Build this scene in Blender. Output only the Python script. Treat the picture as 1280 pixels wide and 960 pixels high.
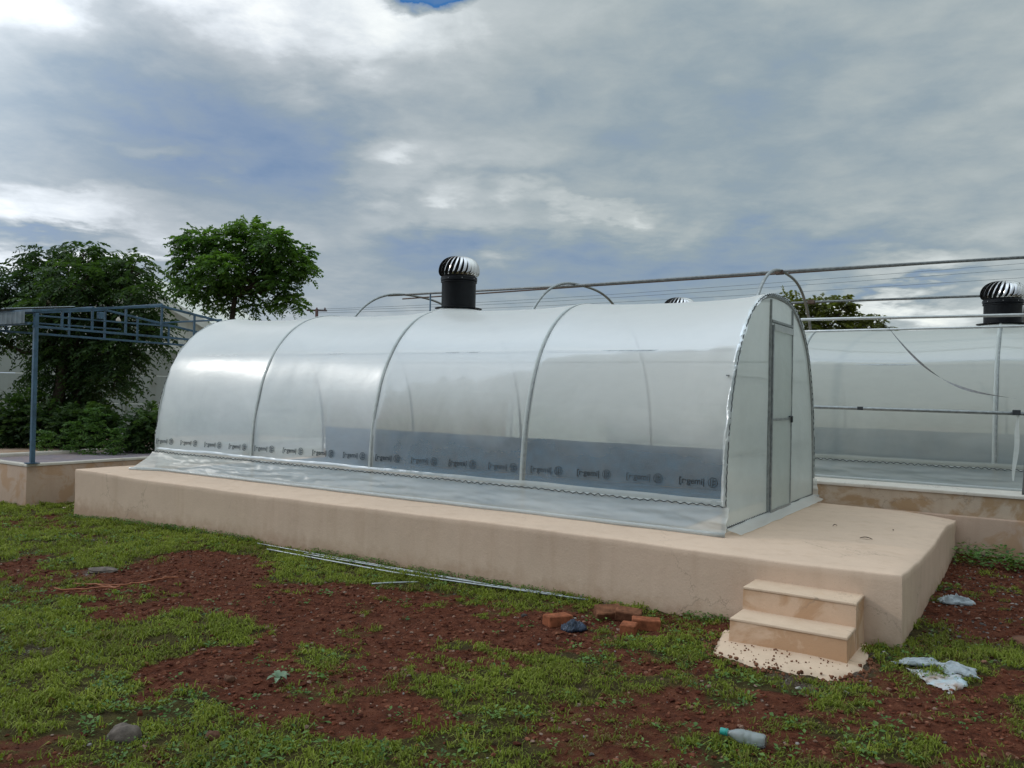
import bpy, math, random
import numpy as np
from mathutils import Vector, Matrix, noise as mnoise
for o in list(bpy.data.objects): bpy.data.objects.remove(o)
S = bpy.context.scene
C = S.collection
random.seed(7); RNG = np.random.default_rng(11)
PI = math.pi

# ------------------------------------------------------------------ camera
F_PX, PITCH, ROLL, CAM_Z = 1012.99, 0.0099, 0.0214, 1.08
cam_d = bpy.data.cameras.new('camera'); cam = bpy.data.objects.new('camera', cam_d); C.objects.link(cam)
cam_d.sensor_width = 36; cam_d.lens = F_PX / 1280 * 36; cam_d.clip_end = 2000; cam_d.clip_start = 0.05
_c, _s = math.cos(PITCH), math.sin(PITCH); _cr, _sr = math.cos(ROLL), math.sin(ROLL)
fw = Vector((0, _c, _s)); u0 = Vector((0, -_s, _c)); r0 = Vector((1, 0, 0))
rt = r0 * _cr + u0 * _sr; up = u0 * _cr - r0 * _sr
cam.matrix_world = Matrix(((rt.x, up.x, -fw.x, 0), (rt.y, up.y, -fw.y, 0), (rt.z, up.z, -fw.z, CAM_Z), (0, 0, 0, 1)))
S.camera = cam
S.view_settings.view_transform = 'Standard'; S.view_settings.look = 'None'
S.view_settings.exposure = 0.32; S.view_settings.gamma = 1
S.render.engine = 'CYCLES'
S.cycles.transparent_max_bounces = 24; S.cycles.max_bounces = 10
S.cycles.transmission_bounces = 8; S.cycles.diffuse_bounces = 5; S.cycles.sample_clamp_indirect = 6

def lin(r, g, b, a=1.0):
    f = lambda c: (c / 255 / 12.92) if c / 255 <= .04045 else ((c / 255 + .055) / 1.055) ** 2.4
    return (f(r), f(g), f(b), a)

# ------------------------------------------------------------------ sun and sky
SUN_DIR = Vector((-0.880, 0.151, 0.455)).normalized()
sun_el = math.asin(SUN_DIR.z); sun_az = math.atan2(SUN_DIR.x, SUN_DIR.y)
sl = bpy.data.lights.new('sun', 'SUN'); sl.energy = .55; sl.angle = math.radians(1.5); sl.color = (1.0, .95, .87)
so = bpy.data.objects.new('sun', sl); C.objects.link(so)
so.rotation_mode = 'QUATERNION'; so.rotation_quaternion = SUN_DIR.to_track_quat('Z', 'Y'); so.location = SUN_DIR * 50

class NT:
    def __init__(s, nt): s.nt = nt; nt.nodes.clear()
    def n(s, typ, ins=None, **kw):
        nd = s.nt.nodes.new(typ)
        for k, v in kw.items(): setattr(nd, k, v)
        if ins:
            for k, v in ins.items():
                sock = nd.inputs[k]
                if isinstance(v, bpy.types.NodeSocket): s.nt.links.new(v, sock)
                else: sock.default_value = v
        return nd
    def m(s, op, a, b=0.0, c=0.0, clamp=False):
        nd = s.n('ShaderNodeMath', operation=op, use_clamp=clamp)
        for i, v in enumerate((a, b, c)):
            if isinstance(v, bpy.types.NodeSocket): s.nt.links.new(v, nd.inputs[i])
            else: nd.inputs[i].default_value = v
        return nd.outputs[0]
    def ss(s, v, a, b, lo=0.0, hi=1.0):
        nd = s.n('ShaderNodeMapRange', {'Value': v, 'From Min': a, 'From Max': b, 'To Min': lo, 'To Max': hi}, interpolation_type='SMOOTHSTEP')
        return nd.outputs[0]
    def ramp(s, v, stops):
        nd = s.n('ShaderNodeValToRGB', {'Fac': v}); e = nd.color_ramp.elements
        while len(e) < len(stops): e.new(0.5)
        for i, (p, c) in enumerate(stops): e[i].position = p; e[i].color = c
        return nd.outputs[0]
    def mix(s, f, a, b, typ='MIX'):
        nd = s.n('ShaderNodeMix', data_type='RGBA', blend_type=typ)
        for i, v in ((0, f), (6, a), (7, b)):
            if isinstance(v, bpy.types.NodeSocket): s.nt.links.new(v, nd.inputs[i])
            else: nd.inputs[i].default_value = v
        return nd.outputs[2]
    def noise(s, vec, scale, detail=4, rough=.55, dist=0.0):
        return s.n('ShaderNodeTexNoise', {'Vector': vec, 'Scale': scale, 'Detail': detail, 'Roughness': rough, 'Distortion': dist}).outputs[0]

W_ = bpy.data.worlds.new('World'); S.world = W_; W_.use_nodes = True
w = NT(W_.node_tree)
tc = w.n('ShaderNodeTexCoord'); d = tc.outputs['Generated']
sep = w.n('ShaderNodeSeparateXYZ', {0: d}); X, Y, Z = sep.outputs
az = w.m('MULTIPLY', w.m('ARCTAN2', X, Y), 180 / PI)
el = w.m('MULTIPLY', w.m('ARCSINE', Z), 180 / PI)
# cloud layer coordinates: a plane high above, softened near the horizon
den = w.m('ADD', w.m('MAXIMUM', Z, 0.0), 0.16)
cp = w.n('ShaderNodeCombineXYZ', {0: w.m('DIVIDE', X, den), 1: w.m('DIVIDE', Y, den), 2: w.m('MULTIPLY', Z, 1.2)}).outputs[0]
n1 = w.noise(cp, .9, 5, .5, .1)
n2 = w.noise(cp, 3.2, 8, .56, .12)
n3 = w.noise(w.n('ShaderNodeCombineXYZ', {0: w.m('MULTIPLY', az, .05), 1: w.m('MULTIPLY', el, .16), 2: 3.3}).outputs[0], 1.7, 7, .54, .1)
n4 = w.noise(cp, 6.5, 9, .62, .25)
wob = w.m('SUBTRACT', n2, .5)
wob2 = w.m('SUBTRACT', n3, .5)
azw = w.m('ADD', az, w.m('MULTIPLY', wob2, 13)); elw = w.m('ADD', el, w.m('MULTIPLY', wob, 6.5))
def blob(a, e, ra, re, amp, hard=0.0):
    dx = w.m('DIVIDE', w.m('SUBTRACT', azw, a), ra); dy = w.m('DIVIDE', w.m('SUBTRACT', elw, e), re)
    r = w.m('SQRT', w.m('ADD', w.m('MULTIPLY', dx, dx), w.m('MULTIPLY', dy, dy)))
    return w.ss(r, hard, 1.0, amp, 0.0)
val = w.m('ADD', w.m('MULTIPLY', w.m('SUBTRACT', n1, .5), .30), .535)
val = w.m('ADD', val, w.m('MULTIPLY', wob, .36))
val = w.m('ADD', val, w.m('MULTIPLY', wob2, .34))
val = w.m('ADD', val, w.m('MULTIPLY', w.m('SUBTRACT', n4, .5), .34))
for b in [(-28, 28, 17, 8.5, .46, .3), (-13, 25, 15, 6.5, .30, .15), (-4, 24, 14, 5, .12, 0), (-36, 22, 10, 8, .45, 0),   # bright bank, upper left
          (-20, 15.5, 14, 6.0, -.24, .2), (-13, 18, 8, 4.5, -.12, .1),                                     # blue grey shelf
          (-6.2, 26.6, 4.2, 2.0, -1.2, .3),                                                                   # open blue gap
          (-30, 11.0, 10, 1.7, .30, .2), (-20, 9.5, 10, 1.5, .16, .2), (-28, 7.6, 14, 1.1, .36, .2), (-24, 14.6, 6, .8, .16, 0),
          (-29, 9.3, 9, .8, -.26, .1),
          (-9, 15.5, 6, 3.0, .16, .5), (-2, 16.5, 8, 2.6, .12, .3), (-9, 16.2, 3.5, 1.4, .14, .3), (-3.2, 13.6, 3.4, 1.0, .20, .2), (2, 13.6, 3.2, 1.0, .20, .2), (6, 12.8, 4.0, .8, .2, .3), (-2, 12, 8, 1.6, .10, .1),
          (14, 20, 20, 9, -.10, .2), (26, 15, 14, 8, -.05, 0), (21, 13, 9, 2, .10, 0),
          (6, 8.8, 22, 3.4, -.24, .2), (26, 9.4, 12, 2.2, -.14, .2), (-6, 9.6, 6, 2.4, -.12, 0),
          (27, 8.4, 7, 1.4, .34, .15), (23, 5.4, 9, 1.8, .34, .3), (31, 5.2, 6, 1.6, .18, .2), (24, 7.1, 9, .8, -.26, .1), (0, 2, 60, 3.5, .08, 0)]:
    val = w.m('ADD', val, blob(*b))
cloud = w.ramp(val, [(0.0, lin(60, 110, 168)), (.12, lin(118, 140, 170)), (.26, lin(134, 151, 174)), (.40, lin(146, 159, 171)), (.56, lin(166, 174, 180)),
                     (.72, lin(186, 191, 195)), (.88, lin(222, 225, 228)), (1.0, lin(248, 248, 246))])
tint = w.mix(w.ss(az, -26, 14), (0.97, 1.0, 1.05, 1), (.97, 1.0, .975, 1))
cloud = w.mix(1.0, cloud, tint, 'MULTIPLY')
sky = w.n('ShaderNodeTexSky', sky_type='NISHITA', sun_disc=False, sun_elevation=sun_el, sun_rotation=sun_az, altitude=500)
STR = 0.1
cloud10 = w.mix(1.0, cloud, (8.5, 8.6, 8.55, 1), 'MULTIPLY')
clear = w.ss(val, .0, -.3, 0.0, .35)
col = w.mix(clear, cloud10, sky.outputs[0])
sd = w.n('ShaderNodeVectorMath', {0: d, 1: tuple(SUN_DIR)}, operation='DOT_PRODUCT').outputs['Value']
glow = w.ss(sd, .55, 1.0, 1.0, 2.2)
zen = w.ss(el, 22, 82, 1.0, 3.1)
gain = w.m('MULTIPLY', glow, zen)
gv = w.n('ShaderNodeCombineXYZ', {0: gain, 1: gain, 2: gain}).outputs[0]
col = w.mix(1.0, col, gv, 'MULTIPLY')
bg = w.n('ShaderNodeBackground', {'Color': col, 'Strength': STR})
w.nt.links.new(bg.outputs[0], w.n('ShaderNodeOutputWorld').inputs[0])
W_.cycles.sampling_method = 'MANUAL'; W_.cycles.sample_map_resolution = 1024

# ------------------------------------------------------------------ frame of the place: u along the tunnels, w across them
O = (1.6744, 6.345); TH = 0.5807
LX, LY = -math.cos(TH), math.sin(TH); WX, WY = math.sin(TH), math.cos(TH)
def G(u, w_, z=0.0): return Vector((O[0] + LX * u + WX * w_, O[1] + LY * u + WY * w_, z))
def UW(x, y): return ((x - O[0]) * LX + (y - O[1]) * LY, (x - O[0]) * WX + (y - O[1]) * WY)
GZU = ([-3, -1.36, 0, 1, 5, 6.5, 8, 10, 20], [-.42, -.435, -.47, -.49, -.49, -.52, -.6, -.62, -.65])
def gz(x, y): return float(np.interp(UW(x, y)[0], *GZU))

# ------------------------------------------------------------------ materials
MATS = {}
def mat(name):
    m = bpy.data.materials.new(name); m.use_nodes = True; MATS[name] = m; return m, NT(m.node_tree)
def out(t, sh, disp=None):
    o = t.n('ShaderNodeOutputMaterial'); t.nt.links.new(sh, o.inputs[0])
def obj_co(t): return t.n('ShaderNodeTexCoord').outputs['Object']
def geo_pos(t): return t.n('ShaderNodeNewGeometry').outputs['Position']
def bump(t, h, dist=.01, strength=.5): return t.n('ShaderNodeBump', {'Height': h, 'Distance': dist, 'Strength': strength}).outputs[0]

def simple(name, col, rough=.6, metal=0.0, var=.12, scale=8, bumpd=0.002, spec=.5):
    m, t = mat(name); p = geo_pos(t)
    n = t.noise(p, scale, 5, .6)
    c = t.mix(1.0, col, t.ramp(n, [(.25, (1 - var * 2, 1 - var * 2, 1 - var * 2, 1)), (.75, (1 + var, 1 + var, 1 + var, 1))]), 'MULTIPLY')
    r = t.m('ADD', t.m('MULTIPLY', t.noise(p, scale * 3, 3), .2), rough - .1)
    b = t.n('ShaderNodeBsdfPrincipled', {'Base Color': c, 'Roughness': r, 'Metallic': metal, 'Specular IOR Level': spec, 'Normal': bump(t, t.noise(p, scale * 12, 4), bumpd, .6)})
    out(t, b.outputs[0]); return m

def plaster(name, base, stain, stain_amt, fine=1.0, band=None):
    m, t = mat(name); p = geo_pos(t)
    n1 = t.noise(p, 1.3, 6, .6, .4); n2 = t.noise(p, 9, 6, .65); n3 = t.noise(p, 60, 4, .7)
    # vertical wash marks
    st = t.n('ShaderNodeMapping', {'Vector': p, 'Scale': (7, 7, .6)}).outputs[0]
    n4 = t.noise(st, 1.0, 5, .6)
    c = t.mix(t.ss(n1, .35, .7, 0, .5), base, tuple(x * .86 for x in base[:3]) + (1,))
    c = t.mix(t.ss(n4, .45, .74, 0, .3 * fine), c, tuple(x * y for x, y in zip(base[:3], (.72, .66, .6))) + (1,))
    c = t.mix(t.ss(n2, .5, .8, 0, .35), c, tuple(min(1, x * 1.12) for x in base[:3]) + (1,))
    s = t.noise(p, 2.6, 5, .62, .8)
    c = t.mix(t.ss(s, .62 - stain_amt * .25, .70 - stain_amt * .2, 0, min(1, stain_amt)), c, stain)
    if band:
        z = t.n('ShaderNodeSeparateXYZ', {0: p}).outputs[2]
        zz = t.m('ADD', z, t.m('MULTIPLY', t.m('SUBTRACT', n2, .5), band[2]))
        c = t.mix(t.ss(zz, band[0], band[1], .75, 0), c, band[3])
    wp = t.n('ShaderNodeVectorMath', {0: p, 1: t.n('ShaderNodeCombineXYZ', {0: t.m('MULTIPLY', n2, .25), 1: t.m('MULTIPLY', n1, .5), 2: t.m('MULTIPLY', n2, .3)}).outputs[0]}, operation='ADD').outputs[0]
    vo = t.n('ShaderNodeTexVoronoi', {'Vector': wp, 'Scale': .9}, feature='DISTANCE_TO_EDGE').outputs['Distance']
    cr = t.m('MULTIPLY', t.ss(vo, .0015, .005, .55, 0), t.ss(t.noise(p, .9, 3), .50, .58))
    c = t.mix(cr, c, tuple(x * .45 for x in base[:3]) + (1,))
    sp = t.ss(t.noise(p, 140, 2), .66, .72, 0, .45)
    c = t.mix(sp, c, tuple(x * .5 for x in base[:3]) + (1,))
    h = t.m('ADD', t.m('MULTIPLY', n2, .7), t.m('MULTIPLY', n3, .35))
    b = t.n('ShaderNodeBsdfPrincipled', {'Base Color': c, 'Roughness': .88, 'Specular IOR Level': .2, 'Normal': bump(t, h, .012, .45)})
    out(t, b.outputs[0]); return m
PINK = (.63, .465, .345, 1); PINKD = (.50, .385, .295, 1); ORANGE = (.47, .27, .13, 1)
M_plinth = plaster('pale pink plaster', PINK, (.40, .28, .19, 1), .10, 1.0, (-.54, -.30, .30, (.38, .235, .15, 1)))
M_left = plaster('washed pink plaster', (.52, .365, .27, 1), (.42, .225, .10, 1), .5)
M_back = plaster('stained plaster', (.50, .39, .29, 1), (.33, .19, .08, 1), .7, 1.0)
M_step = plaster('blotched step plaster', (.62, .42, .285, 1), (.46, .265, .145, 1), .8)
M_tread = plaster('pale step tread', (.62, .46, .33, 1), ORANGE, .16)
M_rim = plaster('whitewashed rim', (.66, .60, .52, 1), (.5, .4, .32, 1), .2)
M_mauve = plaster('mauve wet concrete floor', (.27, .23, .25, 1), (.36, .27, .25, 1), .5)
M_wall = plaster('old white compound wall', (.40, .42, .38, 1), (.28, .28, .22, 1), .35)
M_build = plaster('cream building wall', (.80, .78, .70, 1), (.5, .48, .4, 1), .15)
M_steel = simple('galvanised steel', (.36, .38, .38, 1), .42, .75, .2, 25, .001)
M_steeld = simple('dull weathered steel', (.22, .225, .22, 1), .5, .6, .25, 25, .001)
M_rib = simple('grey green hoop pipe', (.27, .29, .28, 1), .5, .3, .2, 25, .001)
M_rust = simple('rusty brown steel', (.13, .085, .065, 1), .65, .4, .3, 25, .001)
M_pipew = simple('bare white metal pipe', (.62, .63, .62, 1), .35, .5, .1, 12, .0005)
M_black = simple('black painted duct', (.008, .009, .011, 1), .42, 0, .3, 14, .001, .25)
M_gapshade = simple('dark vane gap shade', (.015, .013, .012, 1), .6)
M_red = simple('dark red inner vane', (.10, .02, .02, 1), .35, .4, .2, 14, .001)
M_chrome = simple('polished aluminium', (.58, .57, .56, 1), .18, 1.0, .05, 6, .0004)
M_blue = simple('blue painted steel', (.060, .125, .19, 1), .5, .1, .25, 7, .001)
M_bluesheet = simple('faded grey blue sheet', (.13, .17, .19, 1), .5, .2, .35, 3, .001)
M_yellow = simple('ochre column', (.32, .27, .10, 1), .8)
M_brick = simple('fired clay brick', (.29, .095, .045, 1), .92, 0, .3, 22, .004, .15)
M_brickd = simple('dirty brown brick', (.20, .085, .045, 1), .92, 0, .35, 22, .004, .15)
M_stone = simple('grey brown stone', (.15, .12, .10, 1), .9, 0, .35, 18, .006, .2)
M_stoner = simple('reddish stone', (.16, .075, .045, 1), .9, 0, .35, 18, .006, .2)
M_bark = simple('bark', (.075, .055, .04, 1), .92, 0, .3, 9, .01, .1)
M_wire = simple('black wire', (.03, .035, .04, 1), .6)
M_line = simple('faded cable', (.12, .14, .15, 1), .6)
M_cord = simple('orange plastic cord', (.32, .10, .035, 1), .6)
M_rope = simple('grey fabric strip', (.24, .24, .24, 1), .8, 0, .25, 30)
M_green = simple('teal plastic cap', (.03, .30, .25, 1), .35, 0, .1)
M_print = simple('dark print ink', (.012, .022, .03, 1), .5, 0, .3, 60)
M_printl = simple('faint print ink', (.045, .065, .08, 1), .5, 0, .5, 60)
M_bagb = simple('blue black plastic', (.03, .05, .09, 1), .3, 0, .5, 25, .004)
M_leafy = simple('pale green broad leaf', (.11, .18, .09, 1), .5, 0, .15, 20)
M_pole = simple('brown pole', (.12, .06, .05, 1), .8)

# cloudy greenhouse film: part clear, part scattering, with a soft sheen
def film(name, haze, tint, rough, wr_scale, wr_d, glossy=1.0, cloud=.10, sharp=.0, top_haze=None, clearc=(.93, .95, .95, 1)):
    m, t = mat(name); p = geo_pos(t)
    lw = t.n('ShaderNodeLayerWeight', {'Blend': .35}).outputs['Facing']
    n = t.noise(p, 1.1, 4, .55, .6)
    st = t.n('ShaderNodeMapping', {'Vector': p, 'Rotation': (0, 0, PI - TH), 'Scale': (.9, 5, 9)}).outputs[0]
    n2 = t.noise(st, 1.3, 4, .6)
    fac = t.m('ADD', t.m('MULTIPLY', lw, .30), haze)
    fac = t.m('ADD', fac, t.m('MULTIPLY', t.m('SUBTRACT', n, .5), cloud * 2))
    if top_haze:      # film grows hazier and more opaque towards the top
        fac = t.m('ADD', fac, t.ss(t.m('ADD', t.n('ShaderNodeSeparateXYZ', {0: p}).outputs[2], t.m('MULTIPLY', t.m('SUBTRACT', n, .5), .5)), .45, 1.30, 0, top_haze))
    fac = t.m('ADD', fac, t.m('MULTIPLY', t.m('SUBTRACT', n2, .5), cloud), clamp=True)
    h = t.m('ADD', t.noise(p, wr_scale, 5, .55, .8), t.m('MULTIPLY', n2, .5))
    nor = bump(t, h, wr_d, .6)
    dif = t.n('ShaderNodeBsdfDiffuse', {'Color': tint, 'Normal': nor})
    tr = t.n('ShaderNodeBsdfTranslucent', {'Color': tint, 'Normal': nor})
    sc = t.n('ShaderNodeMixShader', {0: .52, 1: dif.outputs[0], 2: tr.outputs[0]})
    tp = t.n('ShaderNodeBsdfTransparent', {'Color': clearc})
    body = t.n('ShaderNodeMixShader', {0: fac, 1: tp.outputs[0], 2: sc.outputs[0]})
    fr = t.m('MULTIPLY', t.n('ShaderNodeFresnel', {'IOR': 1.5, 'Normal': nor}).outputs[0], glossy, clamp=True)
    gl = t.n('ShaderNodeBsdfGlossy', {'Color': (.95, .97, 1, 1), 'Roughness': rough, 'Normal': nor})
    fin = t.n('ShaderNodeMixShader', {0: fr, 1: body.outputs[0], 2: gl.outputs[0]})
    fr2 = t.m('MULTIPLY', t.n('ShaderNodeFresnel', {'IOR': 1.5}).outputs[0], sharp, clamp=True)
    g2 = t.n('ShaderNodeBsdfGlossy', {'Color': (.95, .97, 1, 1), 'Roughness': .04})
    fin = t.n('ShaderNodeMixShader', {0: fr2, 1: fin.outputs[0], 2: g2.outputs[0]})
    out(t, fin.outputs[0]); return m
M_film = film('milky greenhouse film', .20, (.95, .93, .88, 1), .30, 1.5, .003, .10, .09, .05, .60)
M_film2 = film('hazier greenhouse film', .50, (.74, .74, .67, 1), .32, 1.5, .004, .10, .12, .05, .45)
M_filmend = film('end wall film', .66, (.64, .68, .63, 1), .30, 2.5, .012, .5)
M_skirt = film('loose film skirt', .58, (.86, .87, .83, 1), .3, 5, .010, .4, .16)
M_skirt2 = film('dusty film skirt', .62, (.62, .62, .56, 1), .3, 5, .010, .3, .16)
M_roll = film('rolled film edge', .80, (.78, .80, .77, 1), .3, 9, .02)
M_tape = film('pale film seam', .75, (.76, .79, .76, 1), .3, 12, .02, .5)
M_sheet = simple('blue black ground sheet', (.008, .115, .215, 1), .6, 0, .3, 4, .004)
M_bag = film('dirty white plastic', .93, (.56, .62, .64, 1), .3, 18, .03, 1, .1)
M_bottle = film('clear plastic bottle', .45, (.55, .6, .58, 1), .12, 20, .01, 1.5)
m, t = mat('woven sack'); p = geo_pos(t)
c = t.ramp(t.noise(p, 7, 5, .6), [(.36, (.22, .13, .09, 1)), (.46, (.42, .38, .36, 1)), (.6, (.40, .48, .52, 1))])
out(t, t.n('ShaderNodeBsdfPrincipled', {'Base Color': c, 'Roughness': .55, 'Normal': bump(t, t.noise(p, 30, 4), .01, .6)}).outputs[0]); M_sack = m

# soil and turf
m, t = mat('red soil and turf'); p = geo_pos(t)
a = t.n('ShaderNodeAttribute', attribute_name='green').outputs['Fac']
gr = t.n('ShaderNodeAttribute', attribute_name='grit').outputs['Fac']
n1 = t.noise(p, 1.6, 6, .6); n2 = t.noise(p, 14, 6, .68); n3 = t.noise(p, 70, 4, .7); n4 = t.noise(p, 5, 5, .6)
soil = t.ramp(n2, [(.3, (.036, .011, .006, 1)), (.5, (.122, .037, .019, 1)), (.72, (.20, .074, .040, 1))])
soil = t.mix(t.ss(n1, .45, .7, 0, .5), soil, (.135, .050, .028, 1))
soil = t.mix(t.ss(n3, .60, .72, 0, .6), soil, (.20, .12, .09, 1))
turf = t.ramp(n2, [(.3, (.035, .025, .011, 1)), (.55, (.075, .060, .020, 1)), (.8, (.11, .10, .03, 1))])
turf = t.mix(t.ss(n4, .5, .7, 0, .5), turf, (.055, .035, .018, 1))
c = t.mix(t.ss(t.m('ADD', a, t.m('MULTIPLY', t.m('SUBTRACT', n2, .5), .9)), .35, .7), soil, turf)
grit = t.ramp(n3, [(.35, (.05, .035, .028, 1)), (.65, (.20, .15, .12, 1))])
gr = t.m('MULTIPLY', gr, t.ss(n4, .40, .62))
c = t.mix(gr, c, grit)
h = t.m('ADD', t.m('MULTIPLY', n2, 1.0), t.m('MULTIPLY', n3, .5))
out(t, t.n('ShaderNodeBsdfPrincipled', {'Base Color': c, 'Roughness': .95, 'Specular IOR Level': .1, 'Normal': bump(t, h, .05, 1.0)}).outputs[0]); M_ground = m

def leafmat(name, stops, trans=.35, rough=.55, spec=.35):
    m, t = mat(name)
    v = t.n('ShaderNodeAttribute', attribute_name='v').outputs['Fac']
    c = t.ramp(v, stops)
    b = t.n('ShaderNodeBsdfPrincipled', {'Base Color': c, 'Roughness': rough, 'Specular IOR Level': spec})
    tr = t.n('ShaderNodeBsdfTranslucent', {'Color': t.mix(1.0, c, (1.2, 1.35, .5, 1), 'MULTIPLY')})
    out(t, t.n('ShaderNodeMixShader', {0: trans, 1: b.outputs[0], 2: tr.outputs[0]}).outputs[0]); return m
M_grass = leafmat('grass blades', [(0, (.21, .15, .06, 1)), (.14, (.15, .14, .032, 1)), (.4, (.165, .20, .026, 1)), (.7, (.25, .285, .040, 1)), (1, (.33, .34, .08, 1))], .3, .6, .2)
M_weed = leafmat('weed leaves', [(0, (.045, .10, .022, 1)), (.5, (.09, .18, .034, 1)), (1, (.16, .26, .065, 1))], .3, .5, .3)
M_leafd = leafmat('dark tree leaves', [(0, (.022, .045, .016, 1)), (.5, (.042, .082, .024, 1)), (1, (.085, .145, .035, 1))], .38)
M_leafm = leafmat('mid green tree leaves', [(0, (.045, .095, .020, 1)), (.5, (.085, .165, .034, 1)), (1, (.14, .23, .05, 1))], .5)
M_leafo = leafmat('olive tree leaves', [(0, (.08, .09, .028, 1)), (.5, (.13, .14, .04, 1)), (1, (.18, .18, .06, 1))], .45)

# ------------------------------------------------------------------ mesh helpers
class MB:
    def __init__(s): s.v = []; s.f = []
    def add(s, v, f): b = len(s.v); s.v += [tuple(x) for x in v]; s.f += [tuple(i + b for i in q) for q in f]; return s
    def box(s, c, sx, sy, sz, rot=None, bev=0.0):
        """box about c (Vector) with half sizes; rot = Matrix 3x3; chamfered when bev"""
        if bev <= 0:
            vs = [Vector((x * sx, y * sy, z * sz)) for z in (-1, 1) for y in (-1, 1) for x in (-1, 1)]
            fs = [(0, 2, 3, 1), (4, 5, 7, 6), (0, 1, 5, 4), (2, 6, 7, 3), (0, 4, 6, 2), (1, 3, 7, 5)]
        else:
            vs = []; idx = {}
            for z in (-1, 1):
                for y in (-1, 1):
                    for x in (-1, 1):
                        for k in range(3):
                            e = [sx, sy, sz]; q = [x * sx, y * sy, z * sz]
                            for j in range(3):
                                if j != k: q[j] = (x, y, z)[j] * (e[j] - bev)
                            idx[(x, y, z, k)] = len(vs); vs.append(Vector(q))
            fs = []
            for k in range(3):
                for sg in (-1, 1):
                    o = [j for j in range(3) if j != k]; loop = []
                    for a_, b_ in ((-1, -1), (1, -1), (1, 1), (-1, 1)):
                        q = [0, 0, 0]; q[k] = sg; q[o[0]] = a_; q[o[1]] = b_; loop.append(idx[(q[0], q[1], q[2], k)])
                    if (sg > 0) == (k == 1): loop.reverse()
                    fs.append(tuple(loop))
            for k in range(3):
                o = [j for j in range(3) if j != k]
                for a_ in (-1, 1):
                    for b_ in (-1, 1):
                        q1 = [0, 0, 0]; q2 = [0, 0, 0]; q1[k] = -1; q2[k] = 1
                        for q in (q1, q2): q[o[0]] = a_; q[o[1]] = b_
                        fs.append((idx[(*q1, o[0])], idx[(*q2, o[0])], idx[(*q2, o[1])], idx[(*q1, o[1])]))
            for x in (-1, 1):
                for y in (-1, 1):
                    for z in (-1, 1): fs.append(tuple(idx[(x, y, z, k)] for k in range(3)))
        if rot is not None: vs = [rot @ v for v in vs]
        return s.add([v + Vector(c) for v in vs], fs)
    def tube(s, pts, r, n=8, cap=True, flat=None):
        pts = [Vector(p) for p in pts]; rs = r if hasattr(r, '__len__') else [r] * len(pts)
        ref = Vector((0, 0, 1)); b = len(s.v); prev = None
        for i, p in enumerate(pts):
            d_ = (pts[min(i + 1, len(pts) - 1)] - pts[max(i - 1, 0)]); d_.normalize()
            if prev is None:
                a_ = d_.cross(ref)
                if a_.length < .05: a_ = d_.cross(Vector((1, 0, 0)))
            else: a_ = prev - d_ * prev.dot(d_)
            a_.normalize(); prev = a_; c_ = d_.cross(a_)
            for k in range(n):
                an = 2 * PI * k / n
                s.v.append(tuple(p + a_ * math.cos(an) * rs[i] + c_ * math.sin(an) * rs[i] * (flat or 1)))
        for i in range(len(pts) - 1):
            for k in range(n):
                k2 = (k + 1) % n; s.f.append((b + i * n + k, b + i * n + k2, b + (i + 1) * n + k2, b + (i + 1) * n + k))
        if cap: s.f.append(tuple(b + k for k in range(n))[::-1]); s.f.append(tuple(b + (len(pts) - 1) * n + k for k in range(n)))
        return s
    def lathe(s, c, prof, n=32, rot=None, cap=True):
        b = len(s.v)
        for r, z in prof:
            for k in range(n):
                v = Vector((r * math.cos(2 * PI * k / n), r * math.sin(2 * PI * k / n), z))
                s.v.append(tuple((rot @ v if rot is not None else v) + Vector(c)))
        for i in range(len(prof) - 1):
            for k in range(n):
                k2 = (k + 1) % n; s.f.append((b + i * n + k, b + i * n + k2, b + (i + 1) * n + k2, b + (i + 1) * n + k))
        if cap: s.f.append(tuple(b + k for k in range(n))[::-1]); s.f.append(tuple(b + (len(prof) - 1) * n + k for k in range(n)))
        return s
    def grid(s, fn, nu, nv):
        b = len(s.v)
        for i in range(nu + 1):
            for j in range(nv + 1): s.v.append(tuple(fn(i / nu, j / nv)))
        for i in range(nu):
            for j in range(nv): q = b + i * (nv + 1) + j; s.f.append((q, q + nv + 1, q + nv + 2, q + 1))
        return s
    def build(s, name, m, parent=None, smooth=False, angle=None):
        me = bpy.data.meshes.new(name); loc = Vector((0, 0, 0))
        if parent is None and s.v:
            a_ = np.array(s.v); loc = Vector(((a_[:, 0].min() + a_[:, 0].max()) / 2, (a_[:, 1].min() + a_[:, 1].max()) / 2, a_[:, 2].min()))
        pw = (parent.matrix_world.translation if parent is not None else loc)
        pw = WORLD.get(parent.name, pw) if parent is not None else loc
        me.from_pydata([tuple(Vector(v) - pw) for v in s.v], [], s.f); me.update()
        if smooth:
            me.polygons.foreach_set('use_smooth', [True] * len(me.polygons))
            if angle: me.set_sharp_from_angle(angle=math.radians(angle))
        me.materials.append(m)
        o = bpy.data.objects.new(name, me); C.objects.link(o)
        if parent is not None: o.parent = parent
        else: o.location = loc
        WORLD[o.name] = pw.copy()
        return o
WORLD = {}
def tag(o, label=None, cat=None, group=None, kind=None):
    if label: o['label'] = label
    if cat: o['category'] = cat
    if group: o['group'] = group
    if kind: o['kind'] = kind
    return o
def thing(name, loc, label, cat, group=None):
    o = bpy.data.objects.new(name, None); C.objects.link(o); o.location = loc; o.empty_display_size = .2
    WORLD[o.name] = Vector(loc); return tag(o, label, cat, group)
RUW = Matrix(((-LX, WX, 0), (-LY, WY, 0), (0, 0, 1)))       # local x = -u, y = +w

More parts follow.
